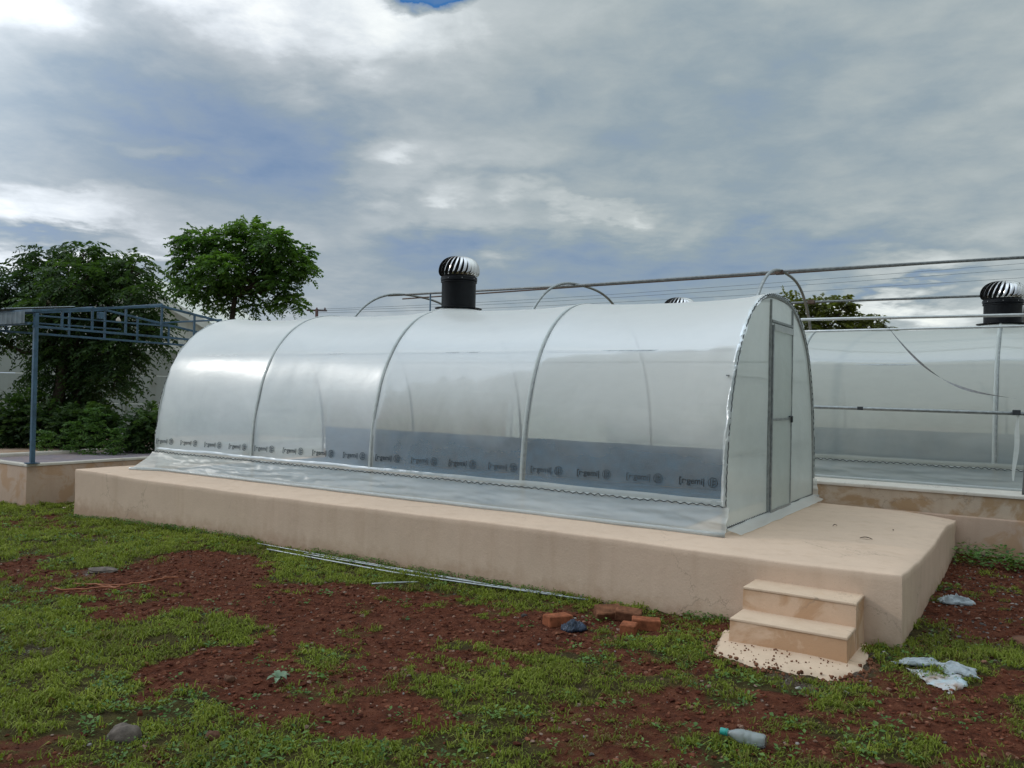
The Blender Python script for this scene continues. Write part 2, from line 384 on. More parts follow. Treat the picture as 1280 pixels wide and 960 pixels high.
def vnoise(x, y, f, seed=0):
    """numpy value noise, 0..1"""
    x = np.asarray(x) * f + seed * 17.3; y = np.asarray(y) * f + seed * 9.1
    xi = np.floor(x).astype(np.int64); yi = np.floor(y).astype(np.int64); fx = x - xi; fy = y - yi
    fx = fx * fx * (3 - 2 * fx); fy = fy * fy * (3 - 2 * fy)
    def h(a_, b_):
        n = (a_ * 374761393 + b_ * 668265263 + seed * 1274126177) & 0x7fffffff
        n = ((n ^ (n >> 13)) * 1274126177) & 0x7fffffff
        return ((n ^ (n >> 16)) & 0xffff) / 65535.0
    return (h(xi, yi) * (1 - fx) + h(xi + 1, yi) * fx) * (1 - fy) + (h(xi, yi + 1) * (1 - fx) + h(xi + 1, yi + 1) * fx) * fy
def fbm(x, y, f, seed=0, o=4):
    s = 0; a_ = 1; tt = 0
    for i in range(o): s = s + a_ * vnoise(x, y, f, seed + i); tt += a_; a_ *= .5; f *= 2.1
    return s / tt

# ------------------------------------------------------------------ where turf grows (plan view, metres)
SOIL = {
 'A': [[-3.36, 6.14], [-3.28, 7.15], [-2.93, 7.73], [-2.21, 7.36], [-1.56, 6.73], [-0.71, 6.32], [-0.2, 6.07], [0.32, 5.75], [0.7, 5.61], [0.43, 5.05], [0.03, 4.93], [-0.32, 5.12], [-0.59, 4.72], [-0.57, 4.39], [-0.35, 4.1], [-0.19, 3.8], [-0.2, 3.46], [-0.63, 3.57], [-0.98, 3.83], [-1.31, 4.15], [-1.74, 4.19], [-1.93, 4.38], [-1.77, 4.69], [-1.5, 4.96], [-1.63, 5.29], [-2.09, 5.53], [-2.57, 5.4], [-2.93, 5.57]],
 'B': [[-4.6, 7.01], [-4.22, 7.09], [-3.92, 6.62], [-4.26, 6.49]],
 'C': [[4.75, 8.75], [5.45, 8.5], [5.2, 5.36], [3.3, 5.24], [2.97, 5.62], [3.08, 6.06]]}
HALF = {'D': [[0.93, 4.16], [1.55, 4.28], [2.04, 4.17], [2.91, 4.43], [3.3, 3.44], [1.8, 3.1], [1.2, 3.31], [1.21, 3.75], [0.82, 4.0]],
        'E': [[-0.2, 6.0], [0.7, 5.61], [1.35, 5.14], [1.07, 4.4], [0.55, 4.4], [0.03, 4.66]]}
ISL = [[[-1.21, 4.87], [-0.89, 4.93], [-0.82, 4.7], [-1.1, 4.62]], [[-2.32, 7.72], [-1.65, 7.42], [-1.01, 6.61], [-1.23, 6.4], [-1.88, 6.7], [-2.18, 7.03]],
       [[-0.6, 4.8], [-0.35, 4.93], [-0.06, 4.81], [-0.05, 4.27], [-0.29, 4.15], [-0.51, 4.45]]]
GRIT = [[[-3.44, 5.43], [-3.03, 5.37], [-2.7, 4.96], [-2.71, 4.73], [-3.01, 4.75]], [[-3.55, 6.62], [-3.3, 6.6], [-3.25, 6.85], [-3.5, 6.85]],
        [[1.14, 4.89], [1.3, 5.14], [1.4, 4.34], [1.73, 4.22], [2.08, 4.53], [2.32, 4.94], [2.28, 5.01], [1.81, 4.4], [1.39, 4.6], [1.19, 4.88]]]
def sdist(px, py, poly):
    """signed distance to polygon, negative inside"""
    P = np.array(poly); n = len(P); dm = np.full(px.shape, 1e9); ins = np.zeros(px.shape, bool)
    for i in range(n):
        a_, b_ = P[i], P[(i + 1) % n]; e = b_ - a_
        tt = np.clip(((px - a_[0]) * e[0] + (py - a_[1]) * e[1]) / (e @ e), 0, 1)
        dm = np.minimum(dm, np.hypot(px - a_[0] - tt * e[0], py - a_[1] - tt * e[1]))
        c_ = ((a_[1] > py) != (b_[1] > py)) & (px < (b_[0] - a_[0]) * (py - a_[1]) / (b_[1] - a_[1] + 1e-12) + a_[0]); ins ^= c_
    return np.where(ins, -dm, dm)
def smooth(x, a_, b_): x = np.clip((x - a_) / (b_ - a_), 0, 1); return x * x * (3 - 2 * x)
def green(px, py):
    jag = (fbm(px, py, 2.2, 3) - .5) * .55 + (fbm(px, py, 9, 5) - .5) * .28
    g = np.ones(px.shape)
    for k in SOIL: g = np.minimum(g, smooth(sdist(px, py, SOIL[k]) + jag, -.04, .12))
    for k in HALF:
        patch = smooth(fbm(px, py, 3.4, 21), .36, .56) * .85
        g = np.minimum(g, np.maximum(smooth(sdist(px, py, HALF[k]) + jag, -.04, .12), patch))
    for k in ISL: g = np.maximum(g, smooth(-(sdist(px, py, k) + jag * .8), -.04, .10) * .95)
    # thin sprigs within the bare soil, and thin spots in the turf
    g = np.maximum(g, smooth(fbm(px, py, 3.2, 31), .64, .74) * .5)
    g = g * (1 - .6 * smooth(fbm(px, py, 1.5, 41), .56, .68))
    return g
def gritf(px, py):
    g = np.zeros(px.shape); jag = (fbm(px, py, 8, 55) - .5) * .25
    for k in GRIT: g = np.maximum(g, smooth(-(sdist(px, py, k) + jag), -.04, .04))
    return g
def relief(px, py):
    near = np.exp(-((py - 6) / 9) ** 2)
    return ((fbm(px, py, 1.1, 61) - .5) * .07 + (fbm(px, py, 9, 62) - .5) * .035 + (fbm(px, py, 26, 65, 2) - .5) * .018) * near
def gzn(px, py):
    u = (px - O[0]) * LX + (py - O[1]) * LY
    return np.interp(u, *GZU)

# ------------------------------------------------------------------ ground: one sheet to the horizon
def axis(lo, hi, step, far):
    mid = list(np.arange(lo, hi + 1e-6, step)); a_ = []; s_ = step; p = hi
    while p < far: s_ *= 1.35; p += s_; a_.append(p)
    b_ = []; s_ = step; p = lo
    while p > -far: s_ *= 1.35; p -= s_; b_.append(p)
    return np.array(b_[::-1] + mid + a_)
ax = axis(-9, 6, .04, 900); ay = axis(1.5, 13, .04, 900)
gx, gy = np.meshgrid(ax, ay, indexing='ij')
gzv = gzn(gx, gy) + relief(gx, gy)
me = bpy.data.meshes.new('ground'); nx, ny = len(ax), len(ay)
co = np.stack([gx, gy, gzv], -1).reshape(-1, 3)
ii = np.arange(nx * ny).reshape(nx, ny)
q = np.stack([ii[:-1, :-1], ii[1:, :-1], ii[1:, 1:], ii[:-1, 1:]], -1).reshape(-1, 4)
def fast_mesh(me, co, faces, smooth_=False):
    k = faces.shape[1]; me.vertices.add(len(co)); me.vertices.foreach_set('co', co.astype(np.float32).ravel())
    me.loops.add(faces.size); me.loops.foreach_set('vertex_index', faces.astype(np.int32).ravel())
    me.polygons.add(len(faces)); me.polygons.foreach_set('loop_start', np.arange(0, faces.size, k, dtype=np.int32))
    me.polygons.foreach_set('use_smooth', np.full(len(faces), smooth_)); me.update(calc_edges=True)
fast_mesh(me, co, q, True)
for nm, fn in (('green', green), ('grit', gritf)):
    at = me.attributes.new(nm, 'FLOAT', 'POINT'); at.data.foreach_set('value', fn(gx, gy).astype(np.float32).ravel())
me.materials.append(M_ground)
g_o = bpy.data.objects.new('ground', me); C.objects.link(g_o); tag(g_o, 'red soil yard with patchy green turf', kind='structure')

# footprints where nothing grows
def blocked(px, py):
    u = (px - O[0]) * LX + (py - O[1]) * LY; v = (px - O[0]) * WX + (py - O[1]) * WY
    b = (u > -1.37) & (u < 8.05) & (v > -.74)
    b |= (u > -1.18) & (u < -.46) & (v > -1.27) & (v < -.7)
    b |= (v > 3.0) & (u < 9.2)
    b |= (u > 9.40) & (u < 11.0) & (v > -.63)
    b |= (np.hypot((u + .85) / .48, (v + 1.25) / .42) < 1)
    return b

# ------------------------------------------------------------------ turf, weeds, clods (uncountable: one object each)
def scatter(n, lo, hi):
    px = RNG.uniform(lo[0], hi[0], n); py = RNG.uniform(lo[1], hi[1], n)
    keep = (np.abs(px + .25) < py * .74 + .9) & ~blocked(px, py); return px[keep], py[keep]
def blades(n, per, name, mt, dens, hfun, wfun, lean, label, cat):
    px, py = scatter(n, (-11, 2.2), (9, 13.5))
    g = dens(px, py); dist = np.hypot(px, py)
    hole = smooth(fbm(px, py, 4.5, 77), .24, .46) * smooth(fbm(px, py, 13, 78, 2), .12, .42)
    k = RNG.random(len(px)) < g * hole * np.clip((6.0 / dist) ** 1.0, 0, 1.0); px, py, g, dist = px[k], py[k], g[k], dist[k]
    tone = RNG.normal(0, .12, len(px)); siz = RNG.uniform(.55, 1.25, len(px)); cnt = per
    px, py, g, dist, tone, siz = (np.repeat(a_, cnt) for a_ in (px, py, g, dist, tone, siz))
    an = RNG.uniform(0, 2 * PI, len(px)); rr = np.abs(RNG.normal(0, .024, len(px))) * siz
    px = px + np.cos(an) * rr; py = py + np.sin(an) * rr; k = ~blocked(px, py); px, py, g, dist, tone, siz, an, rr = (a_[k] for a_ in (px, py, g, dist, tone, siz, an, rr))
    N = len(px); z = gzn(px, py) + relief(px, py) - .004
    cl = fbm(px, py, 5, 71); H_ = hfun(N) * (.35 + 1.15 * cl) * (.6 + .4 * g) * (1 + .04 * dist) * siz; Wd = wfun(N) * (.75 + .07 * dist)
    an = an + RNG.normal(0, .7, N); dx, dy = np.cos(an), np.sin(an); ln = (RNG.uniform(.35, 1.2, N) + rr * 8) * lean; ln = np.minimum(ln, 1.3)
    sx, sy = -dy * Wd, dx * Wd
    base = np.stack([px, py, z], 1)
    v = np.zeros((N, 5, 3))
    v[:, 0] = base + np.stack([sx, sy, 0 * z], 1) * .5; v[:, 1] = base - np.stack([sx, sy, 0 * z], 1) * .5
    midp = base + np.stack([dx * H_ * ln * .35, dy * H_ * ln * .35, H_ * (1 - .25 * ln)], 1)
    v[:, 2] = midp - np.stack([sx, sy, 0 * z], 1) * .45; v[:, 3] = midp + np.stack([sx, sy, 0 * z], 1) * .45
    v[:, 4] = base + np.stack([dx * H_ * ln * 1.15, dy * H_ * ln * 1.15, H_ * (1.15 - .75 * ln)], 1)
    f = np.arange(N)[:, None] * 5
    tri = np.concatenate([f + [0, 1, 2], f + [0, 2, 3], f + [3, 2, 4]], 0)
    me = bpy.data.meshes.new(name); fast_mesh(me, v.reshape(-1, 3), tri)
    at = me.attributes.new('v', 'FLOAT', 'POINT')
    vv = np.clip(.08 + .5 * fbm(px, py, 1.4, 81) + .35 * fbm(px, py, 6, 83) + RNG.normal(0, .10, N) + tone - .25 * (1 - g), 0, 1)
    at.data.foreach_set('value', np.repeat(vv, 5).astype(np.float32)); me.materials.append(mt)
    o = bpy.data.objects.new(name, me); C.objects.link(o); return tag(o, label, cat, kind='stuff')
blades(150000, 14, 'grass', M_grass, green, lambda n: RNG.uniform(.014, .044, n), lambda n: RNG.uniform(.0030, .0070, n), 1.0,
       'short matted yellow green grass growing in patches over the yard', 'grass')

def leaves(name, px, py, z, n_per, rad, size, mt, label, cat, seed, hgt):
    """low rosettes of small broad leaves at every point"""
    N = len(px); M_ = n_per
    P = np.repeat(np.stack([px, py, z], 1), M_, 0); R_ = np.repeat(rad, M_)
    an = RNG.uniform(0, 2 * PI, N * M_); rr = R_ * np.sqrt(RNG.random(N * M_))
    P = P + np.stack([np.cos(an) * rr, np.sin(an) * rr, RNG.random(N * M_) * np.repeat(hgt, M_)], 1)
    L_ = np.repeat(size, M_) * RNG.uniform(.6, 1.3, N * M_); a2 = an + RNG.normal(0, .7, N * M_); up_ = RNG.uniform(-.15, .75, N * M_)
    D = np.stack([np.cos(a2), np.sin(a2), up_], 1); D /= np.linalg.norm(D, axis=1)[:, None]
    Sd = np.stack([-np.sin(a2), np.cos(a2), RNG.normal(0, .35, N * M_)], 1); Sd /= np.linalg.norm(Sd, axis=1)[:, None]
    v = np.zeros((N * M_, 4, 3)); v[:, 0] = P; v[:, 1] = P + D * L_[:, None] * .5 + Sd * L_[:, None] * .27
    v[:, 2] = P + D * L_[:, None]; v[:, 3] = P + D * L_[:, None] * .5 - Sd * L_[:, None] * .27; v[:, 2, 2] -= L_ * .15
    f = np.arange(N * M_)[:, None] * 4; me = bpy.data.meshes.new(name)
    fast_mesh(me, v.reshape(-1, 3), np.concatenate([f + [0, 1, 2], f + [0, 2, 3]], 0))
    at = me.attributes.new('v', 'FLOAT', 'POINT'); vv = np.clip(RNG.normal(.5, .22, N * M_) + np.repeat(RNG.normal(0, .2, N), M_), 0, 1)
    at.data.foreach_set('value', np.repeat(vv, 4).astype(np.float32)); me.materials.append(mt)
    o = bpy.data.objects.new(name, me); C.objects.link(o); return tag(o, label, cat, kind='stuff')
px, py = scatter(30000, (-9, 2.4), (8, 12)); g = green(px, py)
k = RNG.random(len(px)) < (.05 + .40 * smooth(fbm(px, py, 1.3, 91), .46, .62)) * np.clip(g + .12, 0, 1) * np.clip((5.5 / np.hypot(px, py)) ** 1.5, 0, 1)
px, py = px[k], py[k]
leaves('ground_weeds', px, py, gzn(px, py) + relief(px, py), 12, RNG.uniform(.02, .075, len(px)), RNG.uniform(.012, .026, len(px)) * (1 + .05 * py), M_weed,
       'small broad leaved weeds scattered through the grass', 'weeds', 5, RNG.uniform(.01, .045, len(px)))
# weeds that fringe the foot of the plinth, and the green strip by the back platform
fx, fy, fh = [], [], []
for i in range(420):
    uu = RNG.uniform(-.3, 8.0); vv_ = -.76 - abs(RNG.normal(0, .05)); 
    if vnoise(uu, 0, 1.4, 8) < .42: continue
    p_ = G(uu, vv_); fx.append(p_.x); fy.append(p_.y); fh.append(.05)
for i in range(150):
    uu = RNG.uniform(-4.2, -1.45); p_ = G(uu, RNG.uniform(2.35, 2.95)); fx.append(p_.x); fy.append(p_.y); fh.append(.14)
fx, fy, fh = map(np.array, (fx, fy, fh))
leaves('edge_weeds', fx, fy, gzn(fx, fy), 16, np.where(fh > .1, .09, .05), np.where(fh > .1, .055, .022), M_weed,
       'tufts of weeds along the foot of the pink plinths', 'weeds', 6, fh)

# clods and pebbles
ph_ = (1 + 5 ** .5) / 2
ICO = np.array([(-1, ph_, 0), (1, ph_, 0), (-1, -ph_, 0), (1, -ph_, 0), (0, -1, ph_), (0, 1, ph_), (0, -1, -ph_), (0, 1, -ph_), (ph_, 0, -1), (ph_, 0, 1), (-ph_, 0, -1), (-ph_, 0, 1)]) / math.hypot(1, ph_)
ICF = np.array([(0, 11, 5), (0, 5, 1), (0, 1, 7), (0, 7, 10), (0, 10, 11), (1, 5, 9), (5, 11, 4), (11, 10, 2), (10, 7, 6), (7, 1, 8), (3, 9, 4), (3, 4, 2), (3, 2, 6), (3, 6, 8), (3, 8, 9), (4, 9, 5), (2, 4, 11), (6, 2, 10), (8, 6, 7), (9, 8, 1)])
def clods(name, px, py, r, mt, label, sink=.25):
    N = len(px); z = gzn(px, py) + relief(px, py)
    v = ICO[None] * (1 + RNG.normal(0, .22, (N, 12, 1))); sc = RNG.uniform(.6, 1.3, (N, 1, 3)); sc[:, :, 2] *= .65
    a_ = RNG.uniform(0, 2 * PI, N); v = v * sc * r[:, None, None]
    x_ = v[..., 0] * np.cos(a_)[:, None] - v[..., 1] * np.sin(a_)[:, None]; y_ = v[..., 0] * np.sin(a_)[:, None] + v[..., 1] * np.cos(a_)[:, None]
    v = np.stack([x_ + px[:, None], y_ + py[:, None], v[..., 2] + (z + r * sink)[:, None]], -1)
    f = (ICF[None] + np.arange(N)[:, None, None] * 12).reshape(-1, 3); me = bpy.data.meshes.new(name); fast_mesh(me, v.reshape(-1, 3), f)
    at = me.attributes.new('v', 'FLOAT', 'POINT'); at.data.foreach_set('value', np.repeat(RNG.random(N), 12).astype(np.float32))
    me.materials.append(mt); o = bpy.data.objects.new(name, me); C.objects.link(o); return tag(o, label, 'soil', kind='stuff')
def claymat(name, stops):
    m, t = mat(name); p = geo_pos(t); v = t.n('ShaderNodeAttribute', attribute_name='v').outputs['Fac']
    c = t.mix(1.0, t.ramp(v, stops), t.ramp(t.noise(p, 60, 4), [(.3, (.6, .6, .6, 1)), (.7, (1.25, 1.25, 1.25, 1))]), 'MULTIPLY')
    out(t, t.n('ShaderNodeBsdfPrincipled', {'Base Color': c, 'Roughness': .95, 'Specular IOR Level': .15, 'Normal': bump(t, t.noise(p, 90, 4), .006, .8)}).outputs[0]); return m
M_clod = claymat('red soil clods', [(0, (.055, .015, .009, 1)), (.55, (.14, .042, .021, 1)), (.85, (.21, .085, .048, 1)), (1, (.24, .17, .13, 1))])
M_peb = claymat('grey pebbles', [(0, (.06, .05, .045, 1)), (.6, (.15, .13, .12, 1)), (1, (.34, .31, .28, 1))])
px, py = scatter(190000, (-8, 2.4), (7, 11)); g = green(px, py)
k = RNG.random(len(px)) < (1 - .82 * g) * .8; px, py = px[k], py[k]
clods('soil_clods', px, py, .003 + .013 * RNG.random(len(px)) ** 3.2, M_clod, 'crumbs and clods of loose red soil on the bare patches')
px, py = scatter(60000, (-8, 2.4), (7, 11)); gr_ = gritf(px, py); k = RNG.random(len(px)) < np.maximum(gr_, .012)
u_, v_ = (px - O[0]) * LX + (py - O[1]) * LY, (px - O[0]) * WX + (py - O[1]) * WY
k |= (RNG.random(len(px)) < .35) & (v_ > -.88) & (u_ < 8); px, py = px[k], py[k]
o = clods('pebbles', px, py, .004 + .010 * RNG.random(len(px)) ** 2, M_peb, 'grey gravel and mortar crumbs round the steps and plinth foot')

# ------------------------------------------------------------------ main plinth with wavy hand plastered edges
EU = [-1.35, -.56, .65, 1.52, 2.66, 4.48, 6.38, 7.91]; EW = [-.674, -.762, -.704, -.687, -.761, -.84, -.839, -.698]
def sm_interp(x, xs, ys):
    i = max(0, min(len(xs) - 2, int(np.searchsorted(xs, x)) - 1)); t_ = min(1, max(0, (x - xs[i]) / (xs[i + 1] - xs[i]))); t_ = t_ * t_ * (3 - 2 * t_)
    return ys[i] * (1 - t_) + ys[i + 1] * t_
def ptop(u, v):
    z = (sm_interp(u, EU, EW) + .74) * .155 * math.exp(-max(0, v + .74) / .35)
    z += sm_interp(v, [-.74, -.3, .3, 1.0, 1.8, 2.9], [0, -.02, -.045, -.055, -.03, -.05]) * math.exp(-max(0, u + 1.36) / .30)
    z += -.045 * smooth(v, 1.9, 2.9) + .004 * (mnoise.noise((u * 2, v * 2, 0)))
    return float(z)
def plinth():
    b = MB(); NU, NV = 140, 44; U0, U1, V0, V1 = -1.36, 7.98, -.735, 2.93
    ring = []
    b.grid(lambda i, j: G(U0 + (U1 - U0) * i, V0 + (V1 - V0) * j, ptop(U0 + (U1 - U0) * i, V0 + (V1 - V0) * j)), NU, NV)
    idx = lambda i, j: i * (NV + 1) + j
    ring = [(i, 0) for i in range(NU)] + [(NU, j) for j in range(NV)] + [(i, NV) for i in range(NU, 0, -1)] + [(0, j) for j in range(NV, 0, -1)]
    prev = [idx(*r) for r in ring]
    cols = [(.007, -.004), (.012, -.014), (.013, -.05), (.008, -.18), (.012, -.34), (.016, -.5), (.02, -.9)]
    for q, (o_, dz) in enumerate(cols):
        cur = []
        for r, (i, j) in enumerate(ring):
            u = U0 + (U1 - U0) * i / NU; v = V0 + (V1 - V0) * j / NV
            du = -1 if i == 0 else (1 if i == NU else 0); dv = -1 if j == 0 else (1 if j == NV else 0)
            wob_ = .010 * mnoise.noise((u * 1.3, v * 1.3, dz * 3)) * (q > 2) + .003 * mnoise.noise((u * 6, v * 6, dz * 9))
            zt = ptop(u, v); cur.append(len(b.v)); b.v.append(tuple(G(u + du * (o_ + wob_), v + dv * (o_ + wob_), zt * (1 if q < 3 else max(0, 1 + dz * 1.2)) + dz)))
        n = len(ring)
        for r in range(n): b.f.append((prev[r], cur[r], cur[(r + 1) % n], prev[(r + 1) % n]))
        prev = cur
    return b.build('plinth', M_plinth, smooth=True, angle=50)
tag(plinth(), 'long pale pink plastered plinth that carries the nearest tunnel', 'plinth')

# steps
st = thing('plaster_steps', G(-.82, -1.0, -.44), 'two small pink plastered steps against the near plinth corner', 'steps')
def rough_box(b, u0_, u1_, v0_, v1_, z0_, z1_, amp=.006, n=10, side=.012):
    """hand plastered block: rounded top edge, slightly uneven faces"""
    lay = [(z0_, side), (z0_ + (z1_ - z0_) * .5, side * .3), (z1_ - .012, 0), (z1_ - .003, -.004), (z1_, -.013)]
    prev = None; first = None
    def pt(s_, o_, z):
        seq = [(0, 0), (1, 0), (1, 1), (0, 1)]; k_ = int(s_) % 4; f_ = s_ - int(s_)
        a_, c_ = seq[k_], seq[(k_ + 1) % 4]; uu = a_[0] + (c_[0] - a_[0]) * f_; vv = a_[1] + (c_[1] - a_[1]) * f_
        u = u0_ - o_ + (u1_ - u0_ + 2 * o_) * uu; v = v0_ - o_ + (v1_ - v0_ + 2 * o_) * vv
        nn = amp * mnoise.noise((u * 5, v * 5, z * 5)); return G(u + (nn if uu in (0, 1) else 0), v + (nn if vv in (0, 1) else 0), z + (amp * .8 * mnoise.noise((u * 4 + 9, v * 4, 0)) if z > z0_ else 0))
    for z, o_ in lay:
        cur = list(range(len(b.v), len(b.v) + 4 * n))
        for k_ in range(4 * n): b.v.append(tuple(pt(k_ / n, o_, z)))
        if prev:
            for k_ in range(4 * n): b.f.append((prev[k_], cur[k_], cur[(k_ + 1) % (4 * n)], prev[(k_ + 1) % (4 * n)]))
        prev = cur
    b.f.append(tuple(prev)); return b
def step_parts(v0, z1, z0):
    s_ = rough_box(MB(), -1.155, -.475, v0, -.70, z0, z1 - .006).build('step', M_step, st, True, 40)
    tr = rough_box(MB(), -1.159, -.471, v0 - .004, -.72 if v0 > -1.1 else -.985, z1 - .012, z1 + .003, .003, 10, 0).build('tread', M_tread, s_, True, 40)
step_parts(-1.0, -.145, -.5); step_parts(-1.255, -.29, -.55)
# spilled mortar apron at the foot
b = MB(); AP = [(-.30, -1.02), (-.36, -1.3), (-.43, -1.52), (-.6, -1.6), (-.8, -1.64), (-1.0, -1.61), (-1.2, -1.57), (-1.28, -1.4), (-1.3, -1.15), (-1.27, -.9), (-1.25, -.74)]
cen = (-.82, -1.0); nr = 8
def ap(i, j):
    t_ = i * (len(AP) - 1); k_ = min(len(AP) - 2, int(t_)); f_ = t_ - k_; e = [AP[k_][q_] * (1 - f_) + AP[k_ + 1][q_] * f_ for q_ in (0, 1)]
    u = cen[0] + (e[0] - cen[0]) * j; v = cen[1] + (e[1] - cen[1]) * j; jit = .05 * mnoise.noise((u * 9, v * 9, 1)) * (j > .95) + .03 * mnoise.noise((u * 25, v * 25, 1)) * (j > .95)
    return G(u + jit, v + jit, -.423 - .025 * j ** 3 - (.05 if j > .99 else 0) + .006 * mnoise.noise((u * 8, v * 8, 0)))
ap_o = b.grid(ap, 80, nr).build('mortar_apron', M_tread, st, True)

b = MB()
for k_ in range(110):
    u = RNG.uniform(-1.22, -.42); v = -1.28 - .28 * RNG.random(); rr = RNG.uniform(.002, .006)
    if math.hypot((u + .82) / .46, (v + 1.0) / .62) > .95: continue
    j_ = min(1, math.hypot((u + .82) / .46, (v + 1.0) / .62)); b.add([G(u, v, -.418 - .025 * j_ ** 3) + Vector(tuple(p_ * rr * RNG.uniform(.7, 1.3))) for p_ in ICO], [tuple(f) for f in ICF])
for k_ in range(420):
    t_ = RNG.random() * (len(AP) - 1); q_ = min(len(AP) - 2, int(t_)); f_ = t_ - q_; s_ = RNG.normal(.99, .045)
    u = cen[0] + ((AP[q_][0] * (1 - f_) + AP[q_ + 1][0] * f_) - cen[0]) * s_; v = cen[1] + ((AP[q_][1] * (1 - f_) + AP[q_ + 1][1] * f_) - cen[1]) * s_; rr = .003 + .010 * RNG.random() ** 2
    b.add([G(u, v, -.447 + (.012 if s_ < .95 else 0)) + Vector(tuple(p_ * rr * RNG.uniform(.7, 1.4))) for p_ in ICO], [tuple(f) for f in ICF])
tag(b.build('mortar_crumbs', M_brickd, st), kind='stuff')
def dry_leaf(u, v, l, a_, lab):
    b = MB(); b.grid(lambda i, j: G(u, v, ptop(u, v) + .004 + .012 * math.sin(i * 3)) + Vector((math.cos(a_) * l * i - math.sin(a_) * l * .28 * math.sin(PI * i) * (j - .5), math.sin(a_) * l * i + math.cos(a_) * l * .28 * math.sin(PI * i) * (j - .5), .01 * abs(j - .5))), 6, 4)
    tag(b.build('dry_leaf', M_bark), lab, 'leaf')
dry_leaf(-.60, 1.03, .05, .4, 'small dark dry leaf on the plinth just outside the tunnel door')
dry_leaf(-1.05, 1.2, .035, 1.4, 'tiny dry leaf on the plinth near its right edge')
dry_leaf(-.98, .62, .09, 2.7, 'thin curled dry leaf on the plinth above the steps')

# ------------------------------------------------------------------ platform behind, carrying the second tunnel
pl = thing('back_platform', G(-1, 5.5, -.5), 'stained pink platform under the second tunnel, behind the nearest plinth', 'platform')
rough_box(MB(), -8.5, 6.6, 3.04, 8.3, -.9, .17, .012, 60, 0).build('platform_wall', M_back, pl, True, 40)
b = MB(); rough_box(b, -8.6, 6.7, 2.965, 3.3, -.9, -.058, .008, 60, 0); b.build('ledge', M_left, pl, True, 40)
rough_box(MB(), -8.52, 6.62, 3.03, 3.7, .150, .182, .006, 60, 0).build('coping', M_rim, pl, True, 40)

# left platform (pit like strip with pale rims)
lp = thing('left_platform', G(10.2, 2, -.62), 'low pink platform with pale rim and mauve floor at the far left', 'platform')
rough_box(MB(), 9.42, 14.0, -.63, 6.5, -.95, -.062, .008, 30, 0).build('platform_wall', M_left, lp, True, 40)
rough_box(MB(), 9.41, 9.50, -.64, 6.5, -.07, -.035, .006, 30, 0).build('rim', M_rim, lp, True, 40)
rough_box(MB(), 9.51, 14.0, -.64, -.55, -.07, -.036, .006, 30, 0).build('rim', M_rim, lp, True, 40)
rough_box(MB(), 10.95, 11.12, -.54, 6.5, -.07, -.01, .006, 30, 0).build('rim', M_rim, lp, True, 40)
rough_box(MB(), 9.505, 10.94, -.545, 6.5, -.10, -.058, .002, 30, 0).build('platform_floor', M_mauve, lp, True, 40)
b = MB(); b.box(Vector((-5.86, 11.02, -.57)), .21, .035, .018, Matrix.Rotation(.9, 3, 'Z') @ Matrix.Rotation(-.25, 3, 'Y'), .004)
tag(b.build('plaster_slab', M_tread), 'short pale plastered slab lying on the ground between the left platform and plinth', 'slab')

# ------------------------------------------------------------------ tunnels
AA = 2.5745
def arch_pt(phi, Wd, R, off=0.0):
    c_, s_ = math.cos(phi), math.sin(phi); y = Wd / 2 * (1 - math.copysign(abs(c_) ** (2 / AA), c_)); z = R * abs(s_) ** (2 / AA)
    if off:
        y2 = math.copysign(abs(c_) ** (2 - 2 / AA), -c_) / (Wd / 2); z2 = abs(s_) ** (2 - 2 / AA) / R; l = math.hypot(y2, z2) or 1
        y += y2 / l * off; z += z2 / l * off
    return y, z
def arc_table(Wd, R, z0_, N=400):
    ps = np.linspace(.0005, PI - .0005, N); yz = np.array([arch_pt(p, Wd, R) for p in ps]); s_ = np.concatenate([[0], np.cumsum(np.hypot(*np.diff(yz, axis=0).T))])
    a_ = np.interp(z0_, yz[:N // 2, 1], s_[:N // 2]); L_ = s_[-1]
    return lambda t_: float(np.interp(a_ + (L_ - 2 * a_) * t_, s_, ps))

